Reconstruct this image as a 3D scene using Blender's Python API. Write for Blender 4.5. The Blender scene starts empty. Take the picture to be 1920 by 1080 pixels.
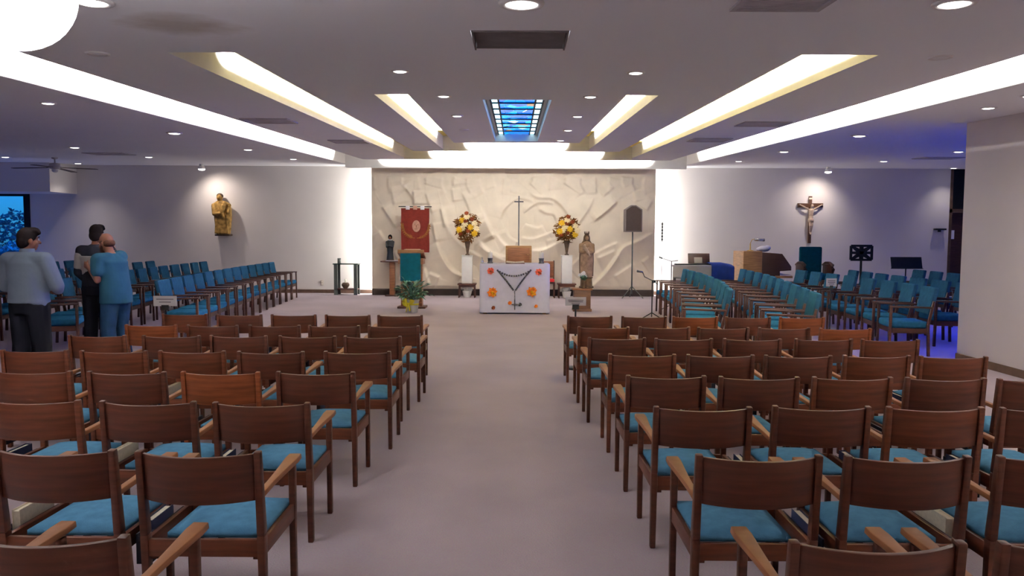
import bpy, bmesh, math, random
import numpy as np
from mathutils import Vector, Matrix, noise as mnoise
random.seed(7)
PI = math.pi
S = bpy.context.scene
COL = S.collection
R = math.radians

# ------------------------------------------------------------------ camera
FPX = 1400.0
CAM = Vector((0, 0, 1.68))
_p = math.atan(94 / FPX); _y = math.atan(6 / FPX); _r = R(0.28)
_f = Vector((-math.sin(_y) * math.cos(_p), math.cos(_y) * math.cos(_p), -math.sin(_p)))
_rt = _f.cross(Vector((0, 0, 1))).normalized()
_up = _rt.cross(_f)
RT = _rt * math.cos(_r) + _up * math.sin(_r)
UP = _up * math.cos(_r) - _rt * math.sin(_r)
cam_d = bpy.data.cameras.new('camera')
cam_d.sensor_width = 36.0
cam_d.lens = FPX / 1920 * 36
cam_d.clip_end = 200
cam = bpy.data.objects.new('camera', cam_d)
COL.objects.link(cam)
M3 = Matrix((RT, UP, -_f)).transposed()
cam.matrix_world = Matrix.Translation(CAM) @ M3.to_4x4()
S.camera = cam

def ray(px, py):
    return _f + RT * ((px - 960) / FPX) + UP * ((540 - py) / FPX)
def at_y(px, py, Y):
    d = ray(px, py); t = (Y - CAM.y) / d.y
    return CAM + d * t
def at_z(px, py, z=0.0):
    d = ray(px, py); t = (z - CAM.z) / d.z
    return CAM + d * t
YB = 22.3                                   # back wall
ZB = at_y(500, 311, YB).z
_d = ray(970, 388); SL = _d.z / _d.y
def zc(y): return ZB + SL * (y - YB)        # ceiling height: it rises towards the altar
def at_c(px, py):
    d = ray(px, py)
    t = (zc(0) - CAM.z) / (d.z - SL * d.y)
    return CAM + d * t

# ------------------------------------------------------------------ materials
def new_mat(name):
    m = bpy.data.materials.new(name); m.use_nodes = True
    nt = m.node_tree
    return m, nt, nt.nodes['Principled BSDF']
def N(nt, t, **kw):
    n = nt.nodes.new(t)
    for k, v in kw.items(): setattr(n, k, v)
    return n
def lin(c): return tuple(((v / 12.92) if v <= .04045 else ((v + .055) / 1.055) ** 2.4) for v in c)
def mat(name, col, rough=.6, var=.0, scale=8.0, bump=0.0, bscale=60.0, metal=0.0, spec=.1, stretch=None, sheen=0.0, trans=0.0):
    """plain procedural surface: base colour broken up by noise, optional bump; col is linear"""
    m, nt, b = new_mat(name)
    b.inputs['Roughness'].default_value = rough
    b.inputs['Metallic'].default_value = metal
    b.inputs['Specular IOR Level'].default_value = spec
    b.inputs['Sheen Weight'].default_value = sheen
    b.inputs['Transmission Weight'].default_value = trans
    tc = N(nt, 'ShaderNodeTexCoord')
    src = tc.outputs['Object']
    if stretch:
        mp = N(nt, 'ShaderNodeMapping'); mp.inputs['Scale'].default_value = stretch
        nt.links.new(src, mp.inputs['Vector']); src = mp.outputs['Vector']
    if var > 0:
        nz = N(nt, 'ShaderNodeTexNoise'); nz.inputs['Scale'].default_value = scale; nz.inputs['Detail'].default_value = 5
        nt.links.new(src, nz.inputs['Vector'])
        cr = N(nt, 'ShaderNodeValToRGB')
        cr.color_ramp.elements[0].position = .3; cr.color_ramp.elements[1].position = .7
        cr.color_ramp.elements[0].color = tuple(max(0, c * (1 - var)) for c in col) + (1,)
        cr.color_ramp.elements[1].color = tuple(min(1, c * (1 + var)) for c in col) + (1,)
        nt.links.new(nz.outputs['Fac'], cr.inputs['Fac'])
        nt.links.new(cr.outputs['Color'], b.inputs['Base Color'])
    else:
        b.inputs['Base Color'].default_value = tuple(col) + (1,)
    if bump > 0:
        n2 = N(nt, 'ShaderNodeTexNoise'); n2.inputs['Scale'].default_value = bscale
        nt.links.new(src, n2.inputs['Vector'])
        bp = N(nt, 'ShaderNodeBump'); bp.inputs['Strength'].default_value = bump; bp.inputs['Distance'].default_value = .01
        nt.links.new(n2.outputs['Fac'], bp.inputs['Height'])
        nt.links.new(bp.outputs['Normal'], b.inputs['Normal'])
    return m
def emit(name, col, strength):
    m, nt, b = new_mat(name)
    b.inputs['Base Color'].default_value = tuple(col) + (1,)
    b.inputs['Emission Color'].default_value = tuple(col) + (1,)
    b.inputs['Emission Strength'].default_value = strength
    return m
def wood(name, col, rough=.38, var=.35):
    return mat(name, col, rough, var, 3.0, .05, 30, stretch=(1.2, 1.2, 14), spec=.22)

M = {}
M['wood_a'] = wood('walnut_dark', (.060, .0175, .0095))
M['wood_b'] = wood('walnut_mid', (.085, .024, .011))
M['wood_c'] = wood('walnut_red', (.17, .046, .016))
M['wood_arm'] = wood('walnut_arm_lit', (.24, .095, .038), .45)  # paler walnut for the armrests: light falling on them is in the colour
M['seat_blue'] = mat('blue_seat_fabric', (.072, .210, .355), .9, .14, 22, .25, 260, spec=.1)
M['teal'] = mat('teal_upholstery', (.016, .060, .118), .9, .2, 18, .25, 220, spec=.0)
M['teal_lit'] = mat('teal_seat_lit', (.018, .095, .195), .9, .2, 18, .25, 220, spec=.0)  # brighter copy of the teal, light on the seats put into the colour
M['darkwood'] = wood('mahogany', (.050, .018, .014))
M['rack'] = mat('navy_rack', (.016, .018, .030), .6, .2)
M['book_navy'] = mat('navy_book_cover', (.02, .025, .06), .5, .2)
M['book_red'] = mat('maroon_book_cover', (.08, .015, .02), .5, .2)
M['paper'] = mat('book_pages', (.72, .66, .52), .8, .08, 80)
M['white'] = mat('white_paint', (.78, .77, .74), .6, .03)
M['card'] = mat('white_card', (.82, .80, .82), .6, .02)
M['ink'] = mat('grey_ink', (.25, .22, .26), .7)
M['black'] = mat('black_metal', (.012, .012, .014), .45, .2)
M['iron'] = mat('grey_iron', (.09, .09, .10), .4, .2, metal=.6)
M['brass'] = mat('brass', (.60, .40, .14), .3, .15, metal=.9)
M['chrome'] = mat('bright_metal', (.6, .6, .62), .25, .1, metal=.9)
M['wax'] = mat('candle_wax', (.85, .82, .72), .5, .05)
M['wall'] = mat('painted_wall', (.72, .68, .655), .75, .03, 1.2, .03, 180)
M['wall_r'] = mat('painted_side_wall', (.72, .665, .66), .75, .03, 1.2, .03, 180)
M['relief'] = mat('plaster_relief', (.84, .745, .60), .75, .06, 2.5, .08, 40)
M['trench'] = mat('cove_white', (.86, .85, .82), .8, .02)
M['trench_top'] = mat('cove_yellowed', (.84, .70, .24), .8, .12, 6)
M['base_dark'] = mat('dark_baseboard', (.022, .015, .016), .6, .2)
M['base_brown'] = mat('brown_baseboard', (.10, .062, .048), .6, .2)
M['frame'] = mat('dark_frame', (.012, .014, .02), .5, .1)
M['cloth_white'] = mat('white_cloth', (.72, .71, .82), .85, .04, 10, .1, 120, sheen=.1)
M['cloth_teal'] = mat('teal_cloth', (.003, .034, .062), .9, .25, 12, .1, 120, spec=0)
M['banner'] = mat('maroon_cloth', (.15, .022, .016), .85, .15, 14, .1, 90)
M['banner_gold'] = mat('dull_gold_applique', (.25, .105, .03), .8, .2, 20)
M['banner_pale'] = mat('pale_applique', (.52, .30, .22), .8, .15, 20)
M['oak'] = wood('light_oak', (.34, .185, .08))
M['tab'] = wood('reddish_wood', (.26, .115, .06))
M['leaf'] = mat('green_leaf', (.045, .12, .085), .5, .4, 12)
M['leaf_pale'] = mat('grey_green_leaf', (.17, .26, .21), .5, .3, 12)
M['leaf_auburn'] = mat('auburn_leaf', (.20, .085, .02), .6, .5, 14)
M['yellow'] = mat('yellow_petal', (.80, .50, .03), .6, .15, 30)
M['cream'] = mat('cream_petal', (.85, .72, .45), .6, .1, 30)
M['rust'] = mat('rust_petal', (.26, .06, .02), .6, .3, 30)
M['orange'] = mat('orange_petal', (.90, .26, .03), .6, .2, 30)
M['coral'] = mat('coral_petal', (.85, .17, .10), .6, .2, 30)
M['stone'] = mat('carved_stone', (.30, .20, .14), .8, .45, 9, .3, 50)
M['stone_dark'] = mat('dark_carving', (.085, .055, .04), .8, .4, 12, .2, 50)
M['gold_carving'] = mat('gilded_carving', (.36, .215, .065), .6, .6, 9, .2, 40)
M['corpus'] = mat('pale_carving', (.48, .36, .28), .6, .2, 20)
M['crosswood'] = wood('cross_wood', (.11, .055, .035))
M['skin'] = mat('skin', (.40, .19, .125), .55, .06, 10)
M['skin_tan'] = mat('tan_skin', (.24, .105, .065), .55, .06, 10)
M['hair'] = mat('black_hair', (.004, .0032, .0035), .9, .3, 60, .3, 150, spec=.0)
M['beard'] = mat('brown_beard', (.09, .04, .025), .7, .3, 60, .3, 150)
M['shirt_pale'] = mat('pale_blue_shirt', (.20, .25, .33), .85, .06, 6, .3, 14, spec=.1)
M['shirt_blue'] = mat('blue_tee', (.022, .085, .145), .85, .1, 6, .3, 14, spec=.1)
M['jeans'] = mat('blue_jeans', (.010, .033, .080), .85, .25, 9, .3, 16, spec=.1)
M['trousers'] = mat('black_trousers', (.004, .004, .006), .9, .1, 6, .1, 14, spec=.0)
M['sweater_black'] = mat('black_knit', (.006, .006, .009), .9, .1, spec=.0)
M['sweater_grey'] = mat('pale_grey_knit', (.50, .48, .46), .9, .1)
M['shoe'] = mat('black_shoe', (.01, .01, .01), .4)
M['blue_cover'] = mat('royal_blue_cover', (.006, .018, .13), .8, .2, 8)
M['grey_panel'] = mat('pale_grey_panel', (.52, .50, .48), .5, .05)
M['organ'] = wood('dark_organ_wood', (.040, .018, .014))
M['red_cloth'] = mat('red_cloth', (.60, .03, .03), .8, .1)
M['grille_lit'] = mat('grille_brown_grey', (.20, .17, .17), .6, .1)
M['vent'] = mat('vent_grey', (.50, .47, .50), .6, .1)
M['lens_on'] = emit('lit_lens', (1, .93, .86), 7.0)
M['lens_dim'] = mat('unlit_lens', (.85, .82, .82), .4)
M['trim_ring'] = mat('downlight_trim', (.80, .77, .77), .5)
M['tube'] = emit('fluorescent_tube', (1, .97, .92), 4.0)
M['globe'] = emit('lit_globe', (1, .98, 1), 14.0)
M['outlet'] = mat('ivory_plastic', (.55, .50, .44), .5)
M['bow'] = mat('yellow_ribbon', (.72, .62, .05), .5, .1)
M['pot'] = mat('white_pot', (.66, .64, .58), .5, .05)
M['glassy'] = mat('clear_glass', (.8, .85, .88), .05, trans=.85)
M['tabletop'] = mat('dark_green_glass', (.03, .06, .055), .15)
M['leg_grey'] = mat('grey_table_leg', (.09, .105, .10), .5)
M['bush'] = mat('garden_foliage', (.05, .22, .26), .7, .6, 3)
M['soil_out'] = mat('garden_ground', (.06, .12, .12), .9, .3, 2)

# carpet
def carpet():
    m, nt, b = new_mat('mauve_carpet')
    b.inputs['Roughness'].default_value = .95; b.inputs['Specular IOR Level'].default_value = .1
    b.inputs['Sheen Weight'].default_value = .15
    tc = N(nt, 'ShaderNodeTexCoord')
    n1 = N(nt, 'ShaderNodeTexNoise'); n1.inputs['Scale'].default_value = .9; n1.inputs['Detail'].default_value = 6
    n2 = N(nt, 'ShaderNodeTexNoise'); n2.inputs['Scale'].default_value = 90
    for n in (n1, n2): nt.links.new(tc.outputs['Object'], n.inputs['Vector'])
    cr = N(nt, 'ShaderNodeValToRGB')
    cr.color_ramp.elements[0].position = .32; cr.color_ramp.elements[1].position = .68
    cr.color_ramp.elements[0].color = (.43, .355, .395, 1)
    cr.color_ramp.elements[1].color = (.51, .425, .47, 1)
    nt.links.new(n1.outputs['Fac'], cr.inputs['Fac'])
    mx = N(nt, 'ShaderNodeMixRGB', blend_type='MULTIPLY'); mx.inputs['Fac'].default_value = .2
    nt.links.new(cr.outputs['Color'], mx.inputs['Color1']); nt.links.new(n2.outputs['Color'], mx.inputs['Color2'])
    nt.links.new(mx.outputs['Color'], b.inputs['Base Color'])
    bp = N(nt, 'ShaderNodeBump'); bp.inputs['Strength'].default_value = .3; bp.inputs['Distance'].default_value = .01
    nt.links.new(n2.outputs['Fac'], bp.inputs['Height']); nt.links.new(bp.outputs['Normal'], b.inputs['Normal'])
    return m
M['carpet'] = carpet()

def ceiling_mat():
    m, nt, b = new_mat('ceiling_plaster')
    b.inputs['Roughness'].default_value = .85; b.inputs['Specular IOR Level'].default_value = .15
    tc = N(nt, 'ShaderNodeTexCoord')
    n1 = N(nt, 'ShaderNodeTexNoise'); n1.inputs['Scale'].default_value = .7; n1.inputs['Detail'].default_value = 4
    nt.links.new(tc.outputs['Object'], n1.inputs['Vector'])
    cr = N(nt, 'ShaderNodeValToRGB')
    cr.color_ramp.elements[0].position = .3; cr.color_ramp.elements[1].position = .7
    cr.color_ramp.elements[0].color = (.93, .94, .975, 1); cr.color_ramp.elements[1].color = (.96, .97, 1.0, 1)
    nt.links.new(n1.outputs['Fac'], cr.inputs['Fac'])
    # old water stain in the plaster
    c0 = at_c(340, 48)
    mp = N(nt, 'ShaderNodeMapping'); mp.vector_type = 'POINT'
    sx, sy = 1 / .36, 1 / .30
    mp.inputs['Scale'].default_value = (sx, sy, 1)
    mp.inputs['Location'].default_value = (-c0.x * sx, -c0.y * sy, -c0.z)
    nt.links.new(tc.outputs['Object'], mp.inputs['Vector'])
    ln = N(nt, 'ShaderNodeVectorMath', operation='LENGTH'); nt.links.new(mp.outputs['Vector'], ln.inputs[0])
    n2 = N(nt, 'ShaderNodeTexNoise'); n2.inputs['Scale'].default_value = 5; n2.inputs['Detail'].default_value = 6
    nt.links.new(tc.outputs['Object'], n2.inputs['Vector'])
    ad = N(nt, 'ShaderNodeMath', operation='MULTIPLY_ADD'); ad.inputs[1].default_value = 1.2; 
    nt.links.new(n2.outputs['Fac'], ad.inputs[0]); nt.links.new(ln.outputs['Value'], ad.inputs[2])
    r2 = N(nt, 'ShaderNodeValToRGB')
    r2.color_ramp.elements[0].position = .0; r2.color_ramp.elements[1].position = 1
    e = r2.color_ramp.elements
    e[0].color = (.6, .6, .6, 1); e[1].color = (0, 0, 0, 1)
    sc = N(nt, 'ShaderNodeMath', operation='MULTIPLY_ADD'); sc.inputs[1].default_value = 1.1; sc.inputs[2].default_value = -1.0
    nt.links.new(ad.outputs[0], sc.inputs[0]); nt.links.new(sc.outputs[0], r2.inputs['Fac'])
    mx = N(nt, 'ShaderNodeMixRGB'); mx.inputs['Color2'].default_value = (.42, .34, .26, 1)
    nt.links.new(r2.outputs['Color'], mx.inputs['Fac']); nt.links.new(cr.outputs['Color'], mx.inputs['Color1'])
    nt.links.new(mx.outputs['Color'], b.inputs['Base Color'])
    return m
M['ceiling'] = ceiling_mat()

def stained_glass():
    m, nt, b = new_mat('stained_glass')
    tc = N(nt, 'ShaderNodeTexCoord')
    mp = N(nt, 'ShaderNodeMapping'); mp.inputs['Scale'].default_value = (3.0, 1.2, 1)
    nt.links.new(tc.outputs['Object'], mp.inputs['Vector'])
    vo = N(nt, 'ShaderNodeTexVoronoi'); vo.inputs['Scale'].default_value = 2.6
    nt.links.new(mp.outputs['Vector'], vo.inputs['Vector'])
    cr = N(nt, 'ShaderNodeValToRGB'); cr.color_ramp.interpolation = 'CONSTANT'
    e = cr.color_ramp.elements
    e[0].position = 0; e[0].color = (.0, .10, .50, 1)
    e[1].position = .35; e[1].color = (.0, .17, .80, 1)
    for p, c in ((.55, (.0, .26, .85, 1)), (.76, (.02, .35, .8, 1)), (.88, (.35, .6, .75, 1)), (.94, (.25, .16, .10, 1))):
        x = e.new(p); x.color = c
    sp = N(nt, 'ShaderNodeSeparateColor'); nt.links.new(vo.outputs['Color'], sp.inputs['Color'])
    nt.links.new(sp.outputs[0], cr.inputs['Fac'])
    v2 = N(nt, 'ShaderNodeTexVoronoi'); v2.feature = 'DISTANCE_TO_EDGE'; v2.inputs['Scale'].default_value = 2.6
    nt.links.new(mp.outputs['Vector'], v2.inputs['Vector'])
    th = N(nt, 'ShaderNodeMath', operation='GREATER_THAN'); th.inputs[1].default_value = .02
    nt.links.new(v2.outputs['Distance'], th.inputs[0])
    mx = N(nt, 'ShaderNodeMixRGB', blend_type='MULTIPLY'); mx.inputs['Fac'].default_value = .8
    nt.links.new(cr.outputs['Color'], mx.inputs['Color1']); nt.links.new(th.outputs[0], mx.inputs['Color2'])
    nt.links.new(mx.outputs['Color'], b.inputs['Base Color'])
    nt.links.new(mx.outputs['Color'], b.inputs['Emission Color'])
    b.inputs['Emission Strength'].default_value = 1.7
    b.inputs['Roughness'].default_value = .2
    return m
M['stained'] = stained_glass()
M['pane_pale'] = emit('pale_cyan_pane', (.55, .88, 1.0), 2.2)
M['lead'] = mat('lead_came', (.02, .03, .05), .5)
def glass_blue():
    m, nt, b = new_mat('blue_tinted_glass')
    tr = N(nt, 'ShaderNodeBsdfTransparent'); tr.inputs['Color'].default_value = (.13, .50, .95, 1)
    gl = N(nt, 'ShaderNodeBsdfGlossy'); gl.inputs['Roughness'].default_value = .05
    mx = N(nt, 'ShaderNodeMixShader'); mx.inputs['Fac'].default_value = .05
    nt.links.new(tr.outputs[0], mx.inputs[1]); nt.links.new(gl.outputs[0], mx.inputs[2])
    nt.links.new(mx.outputs[0], nt.nodes['Material Output'].inputs['Surface'])
    return m
M['glass'] = glass_blue()

# ------------------------------------------------------------------ mesh building
class MB:
    def __init__(s): s.v = []; s.f = []
    def add(s, vs, fs):
        o = len(s.v); s.v += [tuple(v) for v in vs]; s.f += [tuple(i + o for i in f) for f in fs]; return s
    def box(s, c, d, rz=0.0, M4=None):
        x, y, z = d[0] / 2, d[1] / 2, d[2] / 2
        vs = [Vector(p) for p in ((-x, -y, -z), (x, -y, -z), (x, y, -z), (-x, y, -z), (-x, -y, z), (x, -y, z), (x, y, z), (-x, y, z))]
        m = Matrix.Rotation(rz, 3, 'Z') if M4 is None else M4
        vs = [m @ v + Vector(c) for v in vs]
        return s.add(vs, [(0, 3, 2, 1), (4, 5, 6, 7), (0, 1, 5, 4), (1, 2, 6, 5), (2, 3, 7, 6), (3, 0, 4, 7)])
    def b2(s, a, b): return s.box([(a[i] + b[i]) / 2 for i in range(3)], [abs(b[i] - a[i]) for i in range(3)])
    def bar(s, p, q, w, h, w2=None, h2=None, up=(0, 0, 1)):
        """rectangular bar from p to q, tapering to w2 x h2"""
        p, q = Vector(p), Vector(q); w2 = w if w2 is None else w2; h2 = h if h2 is None else h2
        d = (q - p).normalized(); u = Vector(up)
        if abs(d.dot(u)) > .98: u = Vector((0, 1, 0))
        r = d.cross(u).normalized(); u = r.cross(d)
        vs = []
        for c, a, b in ((p, w / 2, h / 2), (q, w2 / 2, h2 / 2)):
            vs += [c - r * a - u * b, c + r * a - u * b, c + r * a + u * b, c - r * a + u * b]
        return s.add(vs, [(3, 2, 1, 0), (4, 5, 6, 7), (0, 1, 5, 4), (1, 2, 6, 5), (2, 3, 7, 6), (3, 0, 4, 7)])
    def tube(s, pts, rad, n=10, cap=True):
        pts = [Vector(p) for p in pts]
        rad = [rad] * len(pts) if not isinstance(rad, (list, tuple)) else rad
        vs = []; fs = []
        for i, p in enumerate(pts):
            d = (pts[min(i + 1, len(pts) - 1)] - pts[max(i - 1, 0)]).normalized()
            u = Vector((0, 0, 1)) if abs(d.z) < .9 else Vector((0, 1, 0))
            r = d.cross(u).normalized(); u = r.cross(d)
            vs += [p + (r * math.cos(2 * PI * k / n) + u * math.sin(2 * PI * k / n)) * rad[i] for k in range(n)]
        for i in range(len(pts) - 1):
            for k in range(n):
                k2 = (k + 1) % n
                fs.append((i * n + k, i * n + k2, (i + 1) * n + k2, (i + 1) * n + k))
        if cap:
            fs.append(tuple(range(n))[::-1]); fs.append(tuple((len(pts) - 1) * n + k for k in range(n)))
        return s.add(vs, fs)
    def loft(s, rings, n=20, cap=True):
        """rings: (x, y, z, rx, ry)"""
        vs = []; fs = []
        for (x, y, z, rx, ry) in rings:
            vs += [(x + rx * math.cos(2 * PI * k / n), y + ry * math.sin(2 * PI * k / n), z) for k in range(n)]
        for i in range(len(rings) - 1):
            for k in range(n):
                k2 = (k + 1) % n
                fs.append((i * n + k, i * n + k2, (i + 1) * n + k2, (i + 1) * n + k))
        if cap:
            fs.append(tuple(range(n))[::-1]); fs.append(tuple((len(rings) - 1) * n + k for k in range(n)))
        return s.add(vs, fs)
    def lathe(s, prof, c=(0, 0, 0), n=20):
        return s.loft([(c[0], c[1], c[2] + z, r, r) for r, z in prof], n)
    def ball(s, c, r, n=12, m=8):
        r = (r, r, r) if not isinstance(r, (tuple, list)) else r
        vs = [(c[0], c[1], c[2] - r[2])]; fs = []
        for i in range(1, m):
            a = -PI / 2 + PI * i / m
            vs += [(c[0] + r[0] * math.cos(a) * math.cos(2 * PI * k / n), c[1] + r[1] * math.cos(a) * math.sin(2 * PI * k / n), c[2] + r[2] * math.sin(a)) for k in range(n)]
        vs.append((c[0], c[1], c[2] + r[2])); T = len(vs) - 1
        for k in range(n):
            k2 = (k + 1) % n
            fs.append((0, 1 + k2, 1 + k)); fs.append((T, 1 + (m - 2) * n + k, 1 + (m - 2) * n + k2))
            for i in range(m - 2):
                fs.append((1 + i * n + k, 1 + i * n + k2, 1 + (i + 1) * n + k2, 1 + (i + 1) * n + k))
        return s.add(vs, fs)
    def cap(s, p, q, r0, r1, n=12):
        """tapered capsule"""
        p, q = Vector(p), Vector(q)
        d = (q - p)
        L = d.length or 1e-6; d = d / L
        pts = []; rs = []
        for a in (-75, -45, -15): pts.append(p + d * (r0 * math.sin(R(a)))); rs.append(r0 * math.cos(R(a)))
        for t in (0, .25, .5, .75, 1): pts.append(p + d * L * t); rs.append(r0 + (r1 - r0) * t)
        for a in (15, 45, 75): pts.append(q + d * (r1 * math.sin(R(a)))); rs.append(r1 * math.cos(R(a)))
        pts2 = pts; u = Vector((0, 0, 1)) if abs(d.z) < .9 else Vector((0, 1, 0))
        r = d.cross(u).normalized(); u = r.cross(d)
        vs = []; fs = []
        for pt, rr in zip(pts2, rs): vs += [pt + (r * math.cos(2 * PI * k / n) + u * math.sin(2 * PI * k / n)) * rr for k in range(n)]
        for i in range(len(pts2) - 1):
            for k in range(n):
                k2 = (k + 1) % n; fs.append((i * n + k, i * n + k2, (i + 1) * n + k2, (i + 1) * n + k))
        fs.append(tuple(range(n))[::-1]); fs.append(tuple((len(pts2) - 1) * n + k for k in range(n)))
        return s.add(vs, fs)
    def prism(s, poly, y0, y1):
        """polygon in XZ extruded along Y"""
        n = len(poly)
        vs = [(x, y0, z) for x, z in poly] + [(x, y1, z) for x, z in poly]
        fs = [tuple(range(n)), tuple(range(2 * n - 1, n - 1, -1))]
        fs += [(i, i + n, (i + 1) % n + n, (i + 1) % n) for i in range(n)]
        return s.add(vs, fs)
    def build(s, name, m, parent=None, smooth=False, bev=0.0, seg=2, mesh_only=False, loc=None):
        me = bpy.data.meshes.new(name); me.from_pydata(s.v, [], s.f); me.update()
        bm = bmesh.new(); bm.from_mesh(me)
        bmesh.ops.recalc_face_normals(bm, faces=bm.faces)
        if bev > 0:
            ed = [e for e in bm.edges if len(e.link_faces) == 2 and e.calc_face_angle(0) > .6]
            bmesh.ops.bevel(bm, geom=ed, offset=bev, segments=seg, profile=.5, affect='EDGES', clamp_overlap=True)
        bm.to_mesh(me); bm.free()
        if smooth or bev > 0:
            for p in me.polygons: p.use_smooth = True
            if not smooth or bev > 0:
                try: me.set_sharp_from_angle(angle=R(40))
                except Exception: pass
        me.materials.append(m)
        o = bpy.data.objects.new(name, me); COL.objects.link(o)
        if parent: o.parent = parent
        if loc: o.location = loc
        return o

def remesh(mb, name, m, parent=None, voxel=.012, it=3, loc=None):
    """fuse overlapping volumes into one continuous smooth surface"""
    o = mb.build(name + '_src', m)
    md = o.modifiers.new('r', 'REMESH'); md.mode = 'VOXEL'; md.voxel_size = voxel; md.use_smooth_shade = True
    if it:
        sm = o.modifiers.new('s', 'SMOOTH'); sm.factor = .5; sm.iterations = it
    dg = bpy.context.evaluated_depsgraph_get(); dg.update()
    me = bpy.data.meshes.new_from_object(o.evaluated_get(dg), depsgraph=dg)
    old = o.data; bpy.data.objects.remove(o); bpy.data.meshes.remove(old)
    me.name = name
    for p in me.polygons: p.use_smooth = True
    if not me.materials: me.materials.append(m)
    n = bpy.data.objects.new(name, me); COL.objects.link(n)
    if parent: n.parent = parent
    if loc: n.location = loc
    return n

def tag(o, label, cat, group=None, kind=None):
    o['label'] = label; o['category'] = cat
    if group: o['group'] = group
    if kind: o['kind'] = kind
    return o
def thing(name, loc, label, cat, rz=0.0, group=None):
    o = bpy.data.objects.new(name, None); COL.objects.link(o)
    o.empty_display_size = .1
    o.location = loc; o.rotation_euler = (0, 0, rz)
    return tag(o, label, cat, group)
def struct(o): o['kind'] = 'structure'; return o
def dup(root, loc=None, rz=None, label=None, cat=None, group=None):
    c = root.copy(); COL.objects.link(c)
    if loc is not None: c.location = loc
    if rz is not None: c.rotation_euler = (0, 0, rz)
    if label: c['label'] = label
    if group: c['group'] = group
    for ch in list(root.children):
        d = ch.copy(); COL.objects.link(d); d.parent = c
        for g in ch.children:
            e = g.copy(); COL.objects.link(e); e.parent = d
    return c
ORD = ['', 'first', 'second', 'third', 'fourth', 'fifth', 'sixth', 'seventh', 'eighth', 'ninth', 'tenth', 'eleventh', 'twelfth', 'thirteenth', 'fourteenth']
# ------------------------------------------------------------------ the room
XL, XR, YR = -18.0, 15.5, -4.0
def quad_strip_ceiling():
    Us = [(-4.74, -3.86, 3.88, 4.74, -3.0, 19.0, 20.9), (-2.70, -2.18, 2.20, 2.79, 5.87, 16.08, 18.15), (-1.50, -1.145, 1.165, 1.50, 8.0, 13.95, 15.5)]
    sky = (-.37, .39, 8.36, 13.6)
    gr = (-.31, .36, 5.11, 5.65)
    xs = sorted({XL, XR} | {u[i] for u in Us for i in range(4)} | set(sky[:2]) | set(gr[:2]))
    ys = sorted({YR, YB + .4} | {u[i] for u in Us for i in (4, 5, 6)} | set(sky[2:]) | set(gr[2:]))
    def inU(u, x, y):
        return u[0] < x < u[3] and u[4] < y < u[6] and not (u[1] < x < u[2] and y < u[5])
    def hole(x, y):
        return any(inU(u, x, y) for u in Us) or (sky[0] < x < sky[1] and sky[2] < y < sky[3]) or (gr[0] < x < gr[1] and gr[2] < y < gr[3])
    mb = MB()
    for i in range(len(xs) - 1):
        for j in range(len(ys) - 1):
            if hole((xs[i] + xs[i + 1]) / 2, (ys[j] + ys[j + 1]) / 2): continue
            a, b, c, d = xs[i], xs[i + 1], ys[j], ys[j + 1]
            mb.add([(a, c, zc(c)), (b, c, zc(c)), (b, d, zc(d)), (a, d, zc(d))], [(0, 3, 2, 1)])
    o = struct(mb.build('ceiling', M['ceiling']))
    return Us, sky, gr
US, SKY, GR = quad_strip_ceiling()
TH = .27
DROP = [.115, .045, .03]
for k, u in enumerate(US):
    h = TH if k else .34
    out = [(u[0], u[4]), (u[0], u[6]), (u[3], u[6]), (u[3], u[4])]
    inn = [(u[1], u[4]), (u[1], u[5]), (u[2], u[5]), (u[2], u[4])]
    path = [(u[0], u[4]), (u[0], u[6]), (u[3], u[6]), (u[3], u[4]), (u[2], u[4]), (u[2], u[5]), (u[1], u[5]), (u[1], u[4])]
    mb = MB()
    for i in range(8):
        (xa, ya), (xb, yb) = path[i], path[(i + 1) % 8]
        lo = DROP[k] if i == 1 else 0
        mb.add([(xa, ya, zc(ya) - lo), (xb, yb, zc(yb) - lo), (xb, yb, zc(yb) + h), (xa, ya, zc(ya) + h)], [(0, 1, 2, 3)])
        if i == 1:                                     # the fascia hangs a little below the ceiling and has a back
            mb.box(((xa + xb) / 2, ya + .03, zc(ya) + .05 - lo / 2), (xb - xa, .05, .1 + lo - .004))
    w = struct(mb.build('trim_%d' % (k + 1), M['trench']))
    mb = MB()
    for (a, b, c, d) in ((u[0], u[1], u[4], u[6]), (u[2], u[3], u[4], u[6]), (u[1], u[2], u[5], u[6])):
        mb.add([(a, c, zc(c) + h), (b, c, zc(c) + h), (b, d, zc(d) + h), (a, d, zc(d) + h)], [(0, 1, 2, 3)])
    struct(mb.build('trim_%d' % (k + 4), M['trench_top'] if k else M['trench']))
# floor
struct(MB().box(((XL + XR) / 2, (YR + YB) / 2 + .2, -.05), (XR - XL, YB - YR + .8, .1)).build('floor', M['carpet']))
# walls
XW0 = at_y(57, 400, YB).x                                # right edge of the window on the far left
WIN_T, WIN_B = at_y(30, 361, YB).z, .25
XD0, XD1 = at_y(1779, 420, YB).x, at_y(1779, 420, YB).x + 1.1
mb = MB()
mb.b2((XW0, YB, 0), (XD0, YB + .25, 4.3))
mb.b2((XL, YB, WIN_T), (XW0, YB + .25, 4.3)); mb.b2((XL, YB, 0), (XW0, YB + .25, WIN_B))
mb.b2((XD1, YB, 0), (XR, YB + .25, 4.3))
struct(mb.build('wall_front', M['wall']))
struct(MB().b2((XL - .2, YR, 0), (XL, YB + .25, 4.3)).build('wall_left', M['wall']))
struct(MB().b2((XL, YR - .2, 0), (XR, YR, 3.2)).build('wall_rear', M['wall']))
struct(MB().b2((6.2, YR, 0), (6.5, 10.42, zc(10.42) + .0)).build('wall_right', M['wall_r']))
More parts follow.
